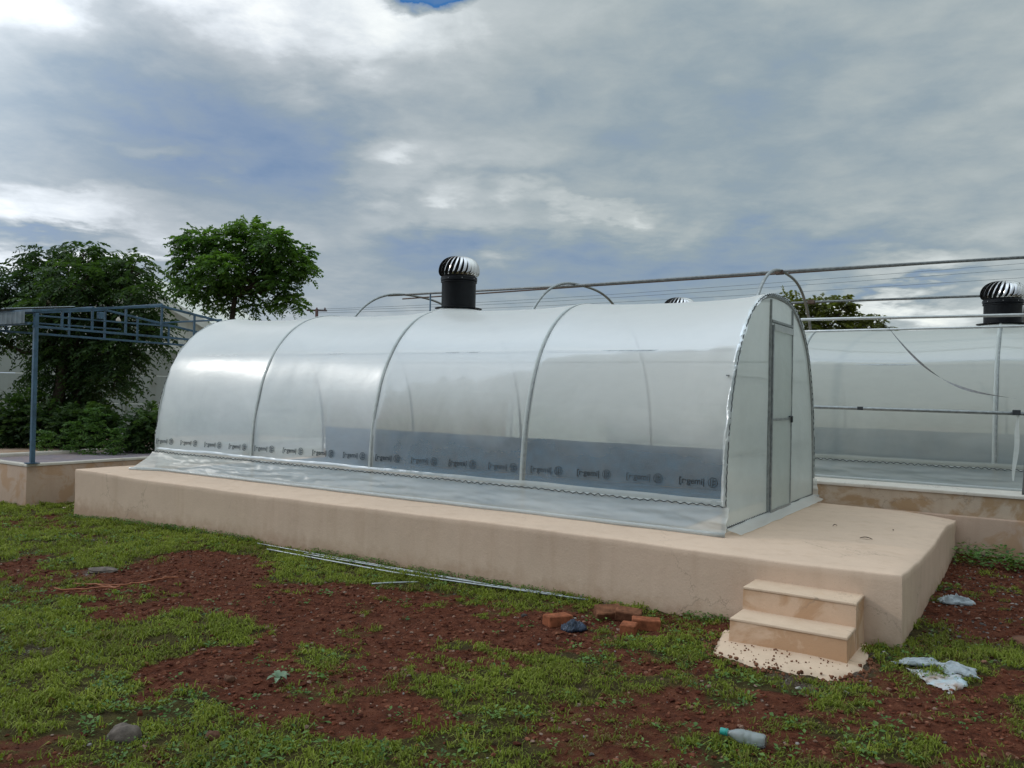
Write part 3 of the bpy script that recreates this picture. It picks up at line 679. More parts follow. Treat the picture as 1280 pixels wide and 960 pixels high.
def vent(parent, u, v, zb, zt, top):
    """turbine ventilator: black duct, collar, spun cap of vanes"""
    c = G(u, v); R_ = .203
    du = MB().lathe((c.x, c.y, 0), [(R_, zb), (R_, zt - .075), (R_ + .002, zt - .07), (R_ + .012, zt - .066), (R_ + .012, zt - .058), (R_, zt - .05)], 40).build('chimney', M_black, parent, True, 35)
    MB().lathe((c.x, c.y, 0), [(R_ + .003, zt - .05), (R_ + .012, zt - .046), (R_ + .014, zt - .01), (R_ + .006, zt), (.1, zt + .002)], 40).build('collar', M_black, du, True, 35)
    MB().lathe((c.x, c.y, 0), [(R_ + .075, zb + .098), (R_ + .078, zb + .104), (R_ + .02, zb + .112), (R_ + .001, zb + .115)], 40, None, False).build('flange', M_black, du, True, 35)
    h = top - zt; Rm = .243
    core = MB().lathe((c.x, c.y, 0), [(Rm * .78, zt + .004), (Rm * .84, zt + h * .35), (Rm * .7, zt + h * .72), (Rm * .3, zt + h * .95), (.01, zt + h * .97)], 24, None, False).build('gap_shade', M_gapshade, du, True)  # dark dome added inside the cap, paints the shade in the vane gaps
    proto = None; NV = 24
    for k_ in range(NV):
        a0 = 2 * PI * k_ / NV
        if proto is None:
            b = MB()
            def fn(i, j):
                e = -.50 + 1.98 * i; r = Rm * math.cos(e) ** .68 if math.cos(e) > 0 else 0; z = zt + h * .27 + h * .73 * math.sin(e) if e > 0 else zt + h * .27 + h * .45 * math.sin(e)
                aa = (.02 - .20 * j) + .42 * i; rr = r * (1 - .13 * j ** 1.5) + .002
                return Vector((math.cos(aa) * rr, math.sin(aa) * rr, z))
            b.grid(fn, 14, 4)
            me = bpy.data.meshes.new('vane'); me.from_pydata(b.v, [], b.f); me.polygons.foreach_set('use_smooth', [True] * len(me.polygons)); me.materials.append(M_chrome); me.update(); proto = me
        o = bpy.data.objects.new('vane', proto); C.objects.link(o); o.parent = du; pw = WORLD[du.name]
        o.location = Vector((c.x, c.y, 0)) - pw; o.rotation_euler = (0, 0, a0)
    MB().lathe((c.x, c.y, 0), [(.075, top - .012), (.07, top - .004), (.0, top + .002)], 24, None, False).build('cap_disc', M_chrome, du, True)
    for k_ in range(8):
        a0 = 2 * PI * (k_ + .3) / 8; p_ = Vector((c.x + math.cos(a0) * (R_ + .015), c.y + math.sin(a0) * (R_ + .015), zt - .028))
        MB().lathe(p_, [(.006, -.004), (.006, .004)], 6, Matrix.Rotation(PI / 2, 3, 'Y')).build('rivet', M_chrome, du)
    return du

def tunnel(name, label, us, v0, Wd, R, zb, clip, vents, group, M_film=M_film, M_skirt=M_skirt, printed=True, sheets=True):
    u_near, u_far = us[0], us[-1]; cu = (u_near + u_far) / 2
    T = thing(name, G(cu, v0 + Wd / 2, zb), label, 'greenhouse', group)
    ph = arc_table(Wd, R, clip - zb)
    nb = len(us) - 1
    def bulge(u, v):
        return sum(.055 * math.exp(-(math.hypot(u - vu, v - vv) / .30) ** 2) for vu, vv, *_ in vents)
    JT0 = np.linspace(0, 1, 400); PHT0 = np.array([ph(j) for j in JT0]); JP = [float(np.interp(p_, PHT0, JT0)) for p_ in (.7386, PI / 2, PI - .7386)]
    def film_off(i, j):
        x = i * nb; k_ = min(nb - 1, int(x)); s_ = x - k_; u = us[k_] + (us[k_ + 1] - us[k_]) * s_
        sag = -.048 * (1 - (2 * s_ - 1) ** 2) * math.sin(PI * j) ** .5
        for jp in JP: sag *= 1 - .55 * math.exp(-((j - jp) / .06) ** 2)
        sag += .004 * mnoise.noise((u * 1.6, j * 5, v0)) + .0025 * mnoise.noise((u * 7, j * 9, v0))
        edge = min(u - u_near, u_far - u)
        if edge < .35: sag += (.35 - edge) / .35 * (.012 + .012 * mnoise.noise((u * 9, j * 16, 2 + v0)))
        # short tension folds that fan out from the hoops
        e2 = min(s_, 1 - s_) * (us[1] - us[0])
        sag += .006 * math.exp(-e2 / .10) * mnoise.noise((j * 18, e2 * 6 + k_ * 5, 9 + v0))
        return u, sag + .006
    def cover(i, j):
        u, off = film_off(i, j); y, z = arch_pt(ph(j), Wd, R, off)
        return G(u, v0 + y, zb + z + bulge(u, v0 + y))
    MB().grid(cover, nb * 22, 120).build('film_cover', M_film, T, True)
    # ribs inside the film, purlins
    for n_, u in enumerate(us):
        end = n_ in (0, nb)
        pts = []
        for j in range(49):
            y, z = arch_pt(.0005 + (PI - .001) * j / 48, Wd, R, -.004); pts.append(G(u, v0 + y, zb + z))
        MB().tube(pts, .016, 8).build('rib', M_rib, T, True)
        # pale stretched strip of film over the rib
        b = MB()
        def strip(i, j): y, z = arch_pt(ph(i), Wd, R, .010 + .004 * math.sin(j * PI)); return G(u + .008 + .026 * j - (.03 if end else 0), v0 + y, zb + z + bulge(u, v0 + y))
        b.grid(strip, 80, 3).build('film_seam', M_tape, T, True)
    for p_ in (.7386, PI / 2, PI - .7386):
        y, z = arch_pt(p_, Wd, R, -.022)
        for k_ in range(nb):
            pts = [G(us[k_] + (us[k_ + 1] - us[k_]) * s_ , v0 + y, zb + z - .004 * math.sin(PI * s_)) for s_ in (0.02, .25, .5, .75, .985)]
            MB().tube(pts, .013, 8).build('purlin', M_steel, T, True)
    # base channel with its zigzag wire, loose skirt, rolled edge: both long sides
    for side in (0, 1):
        yb = arch_pt(ph(0), Wd, R)[0]
        V = (lambda d_: v0 + yb - d_) if side == 0 else (lambda d_: v0 + Wd - yb + d_)
        MB().tube([G(u_near, V(.004), clip), G(cu, V(.004), clip - .004), G(u_far, V(.004), clip)], .013, 6, True, .6).build('clip_channel', M_tape, T)
        pts = []; n_ = int((u_far - u_near) / .035)
        for k_ in range(n_ + 1):
            u = u_near + (u_far - u_near) * k_ / n_; pts.append(G(u, V(.020), clip + (.0075 if k_ % 2 else -.0075) * (.35 + 1.1 * RNG.random()) + .006 * mnoise.noise((u * 2, 0, 0))))
        MB().tube(pts, .0042, 5).build('zigzag_wire', M_wire, T)
        # fringe above and skirt below
        def skirt(i, j):
            u = u_near - .05 + (u_far - u_near + .12) * i
            far = smooth(u, u_far - .5, u_far + .05)
            fold = mnoise.noise((u * 1.3 + j * .8, j * 2.4 + u * .5, v0)) * .036 + mnoise.noise((u * 2.2 - j * 2.5, j * 4, v0 + 4)) * .020 + abs(mnoise.noise((u * 5 + j * 3, j * 5, 5))) * .020
            d_ = .016 + (.10 + .20 * float(far)) * j ** 1.3 + fold * math.sin(PI * min(1, j * 1.05)) ** .7 * .7
            top = clip - .006; zz = top + (zb + .012 - top) * j ** (.9) 
            if j == 0: zz += .007 * mnoise.noise((u * 14, 1, 1))
            return G(u, V(d_), zz)
        MB().grid(skirt, 260, 22).build('film_skirt', M_skirt, T, True)
        def fringe(i, j):
            u = u_near + (u_far - u_near) * i; return G(u, V(.010 + .006 * math.sin(PI * j) + .004 * mnoise.noise((u * 11, j * 3, 2))), clip + .006 + (.05 + .014 * mnoise.noise((u * 1.5, 0, 7))) * j)
        MB().grid(fringe, 200, 4).build('film_fringe', M_tape if side else M_skirt, T, True)
        pts = [G(u_near - .05 + (u_far - u_near + .12) * k_ / 60, V(.122 + .20 * float(smooth(u_near + (u_far - u_near) * k_ / 60, u_far - .5, u_far + .05)) + .012 * mnoise.noise((k_ * .3, 0, v0))), zb + .016) for k_ in range(61)]
        MB().tube(pts, .019, 8, True).build('rolled_edge', M_roll, T, True)
    # end walls
    for e_, u in enumerate((u_near, u_far)):
        sg = -1 if e_ == 0 else 1
        def endf(i, j):
            p_ = .0005 + (PI / 2 - .001) * j; y, z = arch_pt(p_, Wd, R, -.006); y2 = Wd - y; v = y + (y2 - y) * i
            return G(u + sg * (.004 + .006 * mnoise.noise((v * 3, z * 2, 3 + u))), v0 + v, zb + .004 + z)
        MB().grid(endf, 40, 46).build('end_film', M_filmend, T, True)
        pts = []
        for j in range(161):
            y, z = arch_pt(ph(j / 160), Wd, R, .014 + (.006 if j % 2 else -.006)); pts.append(G(u + sg * .022, v0 + y, zb + z))
        MB().tube(pts, .0042, 5).build('zigzag_wire', M_wire, T)
        b = MB()
        def hem(i, j):
            y, z = arch_pt(ph(i), Wd, R, .006 + .014 * math.sin(j * PI) + .014 * mnoise.noise((i * 44, j * 2, u + 5))); return G(u - sg * .022 + sg * (.050 + .024 * mnoise.noise((i * 34, 3, u))) * j, v0 + y, zb + z)
        b.grid(hem, 140, 5).build('film_hem', M_tape, T, True)
        b = MB()
        def foot(i, j): v = .02 + (Wd - .04) * i; return G(u + sg * (.012 + .13 * j + .02 * mnoise.noise((v * 4, j * 2, 8))), v0 + v, zb + .05 + (-.045) * j ** .6 + .008 * mnoise.noise((v * 6, j * 4, 1)) * math.sin(PI * j) + .004)
        b.grid(foot, 60, 6).build('end_skirt', M_skirt, T, True)
        pts = [G(u + sg * .018, v0 + .04 + (Wd - .08) * k_ / 120, zb + .05 + (.006 if k_ % 2 else -.006)) for k_ in range(121)]
        MB().tube(pts, .004, 5).build('zigzag_wire', M_wire, T)
        if e_ == 0:
            for v in (1.165, 1.915):
                zt = R * (1 - abs((v - Wd / 2) / (Wd / 2)) ** AA) ** (1 / AA) - .03
                MB().box(G(u + sg * .012, v0 + v, zb + zt / 2), .012, .010, zt / 2, RUW, .003).build('door_post', M_rib, T)
            MB().box(G(u + sg * .012, v0 + 1.54, zb + 1.775), .018, .355, .012, RUW, .003).build('lintel', M_rib, T)
            for z in (.62, 1.25):
                MB().box(G(u + .035, v0 + .62, zb + z), .006, .50, .006, RUW).build('end_rail', M_steel, T)
                MB().box(G(u + .035, v0 + 2.33, zb + z), .006, .38, .006, RUW).build('end_rail', M_steel, T)
            dr = MB().grid(lambda i, j: G(u - .030 + .006 * mnoise.noise((i * 3, j * 6, 4)), v0 + 1.20 + .68 * i, zb + .06 + 1.66 * j), 14, 30).build('door', M_filmend, T, True)
            b = MB()
            for (v, z, hv, hz) in ((1.205, .89, .012, .85), (1.868, .89, .012, .85), (1.537, .05, .319, .012), (1.537, 1.73, .319, .012), (1.537, .88, .319, .010)):
                b.box(G(u - .024, v0 + v, zb + z), .012, hv, hz, RUW)
            b.build('door_frame', M_steel, dr)
            b = MB(); b.box(G(u - .042, v0 + 1.80, zb + .90), .008, .045, .007, RUW, .002); b.box(G(u - .042, v0 + 1.845, zb + .875), .010, .010, .032, RUW, .003); b.build('door_handle', M_wire, dr)
            MB().box(G(u - .036, v0 + 1.54, zb + 1.72), .006, .33, .03, RUW).build('door_top_tape', M_tape, dr)
    if sheets:
        MB().grid(lambda i, j: G(u_near + .35 + (u_far - u_near - .6) * i, v0 + .10 + (Wd - .25) * j, zb + .012 + .006 * mnoise.noise((i * 20, j * 8, 0))), 60, 20).build('floor_sheet', M_sheet, T, True)
        MB().grid(lambda i, j: G(u_near + .9 + (u_far - u_near - 1.1) * i, v0 + Wd - .13 - .02 * j, zb + .01 + (.475 + .003 * math.sin(i * 40)) * j), 60, 6).build('side_sheet', M_sheet, T, True)
    for vu, vv, zt, tp in vents: vent(T, vu, vv, zb + R - .06, zt, tp)
    if printed:
        JT = np.linspace(0, 1, 400); PHT = np.array([ph(j) for j in JT]); bank = print_bank(); us_p = [7.25 - .47 * k_ for k_ in range(16)]
        for uc in us_p:
            for key, mt, nm in (('text', M_print if RNG.random() < .6 else M_printl, 'printed_word'), ('logo', M_printl, 'printed_emblem')):
                vs, fs = bank[key]; b = MB(); vv = []
                for x, y in vs:
                    u = uc - x; z = .36 + .04 * (7.25 - uc) / 7 + y
                    p_ = math.asin(min(1, (max(0.001, (z - zb)) / R)) ** (AA / 2)); k_ = (u - u_near) / (u_far - u_near) * nb; s_ = k_ - int(k_)
                    jj = min(1, max(0, float(np.interp(p_, PHT, JT)))); yy, zz = arch_pt(p_, Wd, R, film_off(k_ / nb, jj)[1] + .009); vv.append(G(u, v0 + yy - .002, z))
                b.add(vv, fs); b.build(nm, mt, T)
    return T

def print_bank():
    """flat print: a bracketed word and a round emblem; x to the right in metres, y up"""
    cu_ = bpy.data.curves.new('lettering', 'FONT'); cu_.body = "[r\u00b7gemi|"; cu_.size = .068; cu_.align_x = 'LEFT'; cu_.align_y = 'CENTER'; cu_.offset = .0016
    to = bpy.data.objects.new('lettering', cu_); C.objects.link(to); bpy.context.view_layer.update()
    me = bpy.data.meshes.new_from_object(to.evaluated_get(bpy.context.evaluated_depsgraph_get()))
    mx = max(v.co.x for v in me.vertices); mn = min(v.co.x for v in me.vertices); k_ = .215 / (mx - mn)
    text = ([((v.co.x - mn) * k_ - .17, v.co.y) for v in me.vertices], [tuple(p.vertices) for p in me.polygons])
    bpy.data.objects.remove(to); bpy.data.meshes.remove(me); bpy.data.curves.remove(cu_)
    vs, fs = [], []; cx = .115; n = 28
    def ring(r0_, r1_):
        b_ = len(vs)
        for q_ in range(n): a_ = 2 * PI * q_ / n; vs.append((cx + r0_ * math.cos(a_), r0_ * math.sin(a_))); vs.append((cx + r1_ * math.cos(a_), r1_ * math.sin(a_)))
        for q_ in range(n): c_ = (q_ + 1) % n; fs.append((b_ + 2 * q_, b_ + 2 * q_ + 1, b_ + 2 * c_ + 1, b_ + 2 * c_))
    ring(.034, .041)
    def bar(x0, y0, x1, y1, w_):
        dx, dy = x1 - x0, y1 - y0; l = math.hypot(dx, dy); nx_, ny_ = -dy / l * w_, dx / l * w_; b_ = len(vs)
        vs.extend([(cx + x0 + nx_, y0 + ny_), (cx + x0 - nx_, y0 - ny_), (cx + x1 - nx_, y1 - ny_), (cx + x1 + nx_, y1 + ny_)]); fs.append((b_, b_ + 1, b_ + 2, b_ + 3))
    bar(-.017, -.028, -.017, .026, .005); bar(.0, -.030, .002, .028, .0055); bar(.004, .005, .024, .017, .0045); bar(.006, -.017, .024, -.006, .0045); bar(.021, -.020, .022, .020, .003)
    return {'text': text, 'logo': (vs, fs)}

TG = 'plastic covered tunnel greenhouses'
tunnel('tunnel_greenhouse', 'nearest arched tunnel of milky plastic film with printed band and door in its end', [7.4485 * k_ / 4 for k_ in range(5)], 0.0, 2.8835, 2.01, 0.0, .2205,
       [(3.73, 1.44, 2.425, 2.67)], TG)
tunnel('tunnel_greenhouse', 'second tunnel of plastic film behind the nearest one, under the bare pipe hoops', [-1.67 + 2.04 * k_ for k_ in range(-2, 4)], 3.62, 2.95, 1.80, .175, .385,
       [(-1.66, 5.1, 2.31, 2.535), (2.42, 5.1, 2.31, 2.525)], TG, M_film2, M_skirt2, printed=False, sheets=True)

# ------------------------------------------------------------------ bare hoop frame over the second tunnel
hf = thing('hoop_frame', G(3, 5.4, .17), 'bare steel pipe hoops with long pipes standing over the second tunnel', 'frame')
def hoop(u, lean=0.0, m_=M_steel):
    pts = []; c0, hw, R = 5.45, 2.28, 2.66; a_ = 2.7
    for j in range(61):
        p_ = PI * j / 60; c_, s_ = math.cos(p_), math.sin(p_); v = c0 - hw * math.copysign(abs(c_) ** (2 / a_), c_); z = .17 + R * abs(s_) ** (2 / a_); pts.append(G(u + lean * (z - .17) + .05 * (v - c0), v, z))
    return MB().tube(pts, .021, 8).build('hoop', m_, hf, True)
hoop(7.75); hoop(4.2); hoop(.97); hoop(-1.82, -.05, M_steeld)
def pipe(name, pts, r, m_): return MB().tube(pts, r, 8).build(name, m_, hf, True)
pipe('ridge_pipe', [G(8.1, 5.05, 2.82), G(4.2, 5.05, 2.79), G(.97, 5.05, 2.81), G(-3.5, 5.05, 2.79)], .019, M_steeld)
pipe('ridge_pipe', [G(8.1, 5.45, 2.80), G(4.2, 5.45, 2.83), G(.97, 5.5, 2.85), G(-3.5, 5.5, 2.88)], .013, M_rust)
pipe('side_pipe', [G(8.1, 4.0, 2.03), G(.9, 3.6, 2.01), G(-3.5, 3.6, 1.97)], .017, M_pipew)
pipe('side_pipe', [G(8.1, 3.21, .98), G(.9, 3.21, .99), G(-3.5, 3.21, .965)], .018, M_steel)
pipe('side_pipe', [G(8.1, 6.9, 2.56), G(1.0, 6.9, 2.585), G(-3.5, 6.9, 2.56)], .018, M_steeld)
pipe('film_rest_pipe', [G(2.2, 4.15, 1.905), G(-3.5, 4.15, 1.915)], .014, M_pipew)
for v, z, m_ in ((5.05, 2.80, M_rust), (6.9, 2.585, M_rust)):
    MB().box(G(.97, v, z), .055, .05, .03, RUW, .006).build('pipe_clamp', m_, hf)
for u in (-.42,): MB().box(G(u, 3.21, .985), .03, .02, .018, RUW, .004).build('pipe_clamp', M_wire, hf)
MB().box(G(-1.86, 3.2, .985), .035, .03, .025, RUW, .004).build('pipe_clamp', M_wire, hf)
MB().tube([G(7.1, 5.05, 1.9), G(7.1, 5.05, 2.80)], .014, 8).build('prop_pipe', M_blue, hf, True)
# torn strip hanging from the side pipe
b = MB(); A_ = G(-.55, 3.56, 2.0); B_ = G(-1.86, 3.2, 1.12)
def strap(i, j):
    p_ = A_.lerp(B_, i); p_.z -= .30 * math.sin(PI * i) * (1 - .3 * i); tw = 6 * i; wd = .035 * (.4 + math.sin(PI * min(1, i * 1.2)) * .8)
    return p_ + Vector((0, math.cos(tw) * wd, math.sin(tw + .6) * wd)) * (j - .5)
b.grid(strap, 40, 2).build('hanging_strip', M_rope, hf, True)
def strip2(i, j):
    p_ = G(-1.88, 3.19, 1.0).lerp(G(-1.84, 3.3, .30), i); wd = .06 * math.sin(PI * (.1 + .8 * i)); return p_ + Vector((1, .2, 0)) * (j - .5) * wd + Vector((0, 1, 0)) * .01 * math.sin(9 * i)
MB().grid(strip2, 20, 3).build('wrapped_film', M_roll, hf, True)

# ------------------------------------------------------------------ blue steel shed frame at the left
sf = thing('shed_frame', G(9.42, -.55, -.04), 'blue steel shed frame with post and gable trusses over the left platform', 'shed')
def bar(name, a_, b_, r, m_=M_blue, par=None):
    a_, b_ = Vector(a_), Vector(b_); d_ = b_ - a_; l = d_.length; d_.normalize(); sd_ = d_.cross(Vector((0, 0, 1)))
    if sd_.length < .05: sd_ = Vector((-LX, -LY, 0))
    sd_.normalize(); u2 = sd_.cross(d_); R_ = Matrix((sd_, d_, u2)).transposed(); r *= .8
    return MB().box((a_ + b_) / 2, r, l / 2, r, R_, r * .15).build(name, m_, par or sf)
def gable(u, full=True):
    h0, a0, h1 = -.6, 1.31, 3.25; zt = lambda v: 2.045 + (2.30 - 2.045) * (1 - abs(v - a0) / (a0 - h0))
    bar('top_chord', G(u, h0, zt(h0)), G(u, a0, zt(a0)), .022); bar('top_chord', G(u, a0, zt(a0)), G(u, h1, zt(h1)), .022)
    bar('bottom_chord', G(u, h0, 1.835), G(u, h1, 1.80), .020)
    bar('middle_chord', G(u, h0, 1.985), G(u, 1.6, 2.0), .014)
    for v in (-.21, .22, .73, 1.32, 1.90, 2.5): bar('web_post', G(u, v, 1.83), G(u, v, zt(v) - .01), .018)
gable(9.42); gable(11.0)
bar('post', G(9.42, -.56, -.04), G(9.42, -.56, 2.02), .034)
MB().box(G(9.42, -.56, -.028), .07, .07, .006, RUW).build('base_plate', M_blue, sf)
bar('post', G(12.8, -.56, -.3), G(12.8, -.56, 2.02), .034)
bar('post', G(9.42, 3.2, -.06), G(9.42, 3.2, 2.02), .034)
bar('eave_beam', G(9.36, -.62, 2.045), G(15, -.62, 2.045), .024); bar('eave_beam', G(9.45, -.62, 1.87), G(15, -.62, 1.87), .018)
for v, z in ((.22, 2.17), (1.31, 2.325), (2.4, 2.18)): bar('roof_purlin', G(9.4, v, z), G(15, v, z), .018)
MB().grid(lambda i, j: G(9.52 + 5.4 * i, -.66 + .004 * math.sin(i * 260), 1.875 + .165 * j), 120, 2).build('eave_sheet', M_bluesheet, sf)
MB().grid(lambda i, j: G(9.9 + 5.0 * i, -.72 + .95 * j, 2.085 + .12 * j + .008 * math.sin(i * 230)), 160, 2).build('roof_sheet', M_bluesheet, sf)
bl = MB().lathe(G(9.9, .9, 2.06), [(.0, -.035), (.03, -.025), (.036, 0), (.02, .03), (.012, .05)], 14, None, False).build('lamp_bulb', M_rim, sf, True)
MB().box(G(9.37, .31, 2.06), .04, .035, .05, RUW, .006).build('junction_box', M_blue, sf)

# ------------------------------------------------------------------ compound wall and building beyond
cw = thing('compound_wall', (-11, 19, -.65), 'pale grey precast compound wall standing behind the left trees', 'wall')
def pw(x): return 20.0 + (x + 10) * .10
xs = [-26 + 2.05 * k_ for k_ in range(11)]
for k_ in range(10):
    x0, x1 = xs[k_], xs[k_ + 1]
    for q_ in range(4):
        z0_, z1_ = -.8 + q_ * .70, -.8 + (q_ + 1) * .70 - .018; z1_ = min(z1_, 1.93)
        if k_ >= 4: MB().box(Vector(((x0 + x1) / 2, pw((x0 + x1) / 2), (z0_ + z1_) / 2)), 1.02, .03, (z1_ - z0_) / 2, Matrix.Rotation(.0997, 3, 'Z'), .008).build('wall_panel', M_wall, cw)
for k_ in range(4, 11): MB().box(Vector((xs[k_], pw(xs[k_]) - .02, .6)), .08, .07, 1.42, Matrix.Rotation(.0997, 3, 'Z'), .01).build('wall_post', M_wall, cw)
bd = thing('gabled_building', (-13, 28, -.7), 'cream gabled building whose roof slope shows right of the dark tree', 'building')
def prism(b, pts, y0, y1):
    n = len(pts); b.add([(x, y0, z) for x, z in pts] + [(x, y1, z) for x, z in pts], [tuple(range(n)), tuple(range(2 * n - 1, n - 1, -1))] + [(k_, (k_ + n), (k_ + 1) % n + n, (k_ + 1) % n) for k_ in range(n)])
b = MB(); prism(b, [(-16.0, -.8), (-9.9, -.8), (-9.9, 3.0), (-12.95, 4.65), (-16.0, 3.0)], 26.1, 36); b.build('wall', M_build, bd)
b = MB(); prism(b, [(-9.45, 2.90), (-9.45, 3.0), (-12.95, 4.90), (-12.95, 4.78)], 25.7, 36.3); rf = b.build('roof', M_build, bd)
b = MB(); prism(b, [(-16.5, 2.90), (-12.953, 4.78), (-12.953, 4.90), (-16.5, 3.0)], 25.7, 36.3); b.build('roof', M_build, bd)
b = MB(); prism(b, [(-9.40, 2.70), (-9.40, 2.98), (-12.95, 4.88), (-12.95, 4.55)], 25.62, 25.69); b.build('bargeboard', M_build, rf)
MB().box(Vector((-9.72, 25.85, 1.2)), .13, .13, 1.85, None, .01).build('corner_column', M_yellow, bd)

# ------------------------------------------------------------------ trees
def frond_mesh(fr, nl, ll, lw_, mt, name, parent, vbias=0.0, droop=.5):
    """fr: list of (origin, direction, length, tone). Paired leaflets on an arching stalk"""
    V_ = []; T_ = []
    N = len(fr); Og = np.array([f[0] for f in fr]); D = np.array([f[1] for f in fr]); Ln = np.array([f[2] for f in fr]); tone = np.array([f[3] for f in fr])
    D /= np.linalg.norm(D, axis=1)[:, None]
    side = np.cross(D, [0, 0, 1.0]) + RNG.normal(0, .15, (N, 3)); side /= np.linalg.norm(side, axis=1)[:, None]
    tris = []; vals = []; verts = []
    for k_ in range(nl):
        t_ = (k_ + .6) / nl
        for sgn in (-1, 1):
            P = Og + D * (Ln * t_)[:, None]; P[:, 2] -= droop * Ln * t_ ** 2
            tip = D * .35 + side * sgn * .9; tip[:, 2] -= .35 + droop * t_ * .6; tip += RNG.normal(0, .22, (N, 3)); tip /= np.linalg.norm(tip, axis=1)[:, None]
            l = ll * (1 - .45 * abs(t_ - .45)) * RNG.uniform(.75, 1.2, N); wv = np.cross(tip, [0, 0, 1.0]) * .6 + D * .8 + RNG.normal(0, .3, (N, 3)); wv /= np.linalg.norm(wv, axis=1)[:, None]
            v = np.zeros((N, 4, 3)); v[:, 0] = P; v[:, 1] = P + tip * l[:, None] * .45 + wv * lw_ * .5; v[:, 2] = P + tip * l[:, None]; v[:, 3] = P + tip * l[:, None] * .45 - wv * lw_ * .5
            verts.append(v.reshape(-1, 3)); vals.append(np.repeat(np.clip(tone + RNG.normal(0, .12, N) + vbias, 0, 1), 4))
    v = np.concatenate(verts); f = np.arange(len(v) // 4)[:, None] * 4; me = bpy.data.meshes.new(name)
    pw_ = WORLD[parent.name]; fast_mesh(me, v - np.array(pw_), np.concatenate([f + [0, 1, 2], f + [0, 2, 3]], 0))
    at = me.attributes.new('v', 'FLOAT', 'POINT'); at.data.foreach_set('value', np.concatenate(vals).astype(np.float32)); me.materials.append(mt)
    o = bpy.data.objects.new(name, me); C.objects.link(o); o.parent = parent; return tag(o, kind='stuff')
def tree(name, label, base, fork, clumps, nf, fl, nl, ll, lw_, mt, r0_=.14, stems=1, droop=.5, group=None, shell=.75, cat='tree'):
    T = thing(name, base, label, cat, group); base = Vector(base); fork = Vector(fork)
    b = MB()
    for s_ in range(stems):
        off = Vector((RNG.normal(0, .25), RNG.normal(0, .2), 0)) * (stems > 1)
        pts = [base + off, base.lerp(fork, .35) + off * .9 + Vector((RNG.normal(0, .05), 0, 0)), base.lerp(fork, .7) + off * .6 + Vector((RNG.normal(0, .06), 0, 0)), fork + off * .4]
        b.tube(pts, [r0_ * 1.15, r0_ * .85, r0_ * .75, r0_ * .6], 10)
    b.build('trunk', M_bark, T, True)
    for c_, r_ in clumps:
        c_ = Vector(c_); mid_ = fork.lerp(c_, .5) + Vector((RNG.normal(0, .12), RNG.normal(0, .12), RNG.uniform(-.1, .2)))
        b = MB(); b.tube([fork, mid_, c_], [r0_ * .42, r0_ * .26, r0_ * .08], 6, False)
        for k_ in range(5):
            e = c_ + Vector((RNG.normal(0, .5) * r_[0], RNG.normal(0, .5) * r_[1], RNG.normal(0, .5) * r_[2])); s_ = mid_.lerp(c_, RNG.uniform(.3, 1)); b.tube([s_, s_.lerp(e, .5) + Vector((0, 0, .04)), e], [r0_ * .13, r0_ * .08, .006], 5, False)
        b.build('branch', M_bark, T, True)
    fr = []; vol = sum(r_[0] * r_[1] * r_[2] for _, r_ in clumps) ; 
    for c_, r_ in clumps:
        n = max(6, int(nf * (r_[0] * r_[1] * r_[2]) ** .66 / sum((q_[0] * q_[1] * q_[2]) ** .66 for _, q_ in clumps))); tn = RNG.uniform(.25, .75)
        for k_ in range(n):
            d_ = RNG.normal(0, 1, 3); d_ /= np.linalg.norm(d_); rr = shell + (1 - shell) * RNG.random() if RNG.random() < .7 else RNG.random()
            p_ = np.array(c_) + d_ * rr * np.array(r_) * (1 + .25 * mnoise.noise(tuple(d_ * 2.2))); dd = d_ * np.array([1, 1, .55]) + np.array([0, 0, .12])
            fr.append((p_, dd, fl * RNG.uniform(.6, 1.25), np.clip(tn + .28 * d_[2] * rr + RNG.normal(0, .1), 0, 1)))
    frond_mesh(fr, nl, ll, lw_, mt, 'crown', T, 0, droop); return T
def pxw(x, y, Y_):      # helper used while laying the planting out: point at depth Y_ seen in direction (x, y) of the photograph's survey
    a_ = (x - 640) * _cr + (y - 480) * _sr; b_ = -(x - 640) * _sr + (y - 480) * _cr; k_ = -b_ / F_PX
    d_ = Vector((a_ / F_PX, _c - k_ * _s, _s + k_ * _c)); return Vector((d_.x * Y_ / d_.y, Y_, CAM_Z + d_.z * Y_ / d_.y))
def cl(lst, Y_):
    o = []
    for x, y, rx, rz, dy in lst:
        p_ = pxw(x, y, Y_ + dy); s_ = (Y_ + dy) / F_PX; o.append(((p_.x, p_.y, p_.z), (rx * s_ * .74, rx * s_ * .74, rz * s_ * .78)))
    return o
D1 = cl([(30, 350, 34, 26, 0), (62, 328, 30, 20, .3), (95, 350, 36, 28, -.5), (100, 318, 26, 14, .2), (135, 345, 34, 26, .2), (168, 335, 22, 18, 0), (170, 365, 26, 22, -.3), (20, 385, 26, 20, .3), (60, 385, 34, 22, -.4),
         (110, 395, 36, 26, 0), (150, 400, 32, 24, .2), (182, 398, 16, 12, -.3), (95, 440, 46, 26, .2), (140, 445, 34, 26, -.2), (70, 470, 34, 24, 0), (175, 425, 26, 16, -.2), (115, 480, 34, 26, .2), (205, 412, 12, 7, -.2), (150, 475, 14, 16, -.4), (100, 512, 32, 18, .1), (-30, 370, 34, 30, 0), (-15, 420, 24, 20, .2), (40, 425, 26, 14, .2)], 15.2)
tree('dark_tree', 'large dark feathery tree behind the blue shed frame', tuple(pxw(84, 566, 15.2)), tuple(pxw(90, 450, 15.2)), D1, 2500, .42, 9, .12, .042, M_leafd, .13, 3, .6)
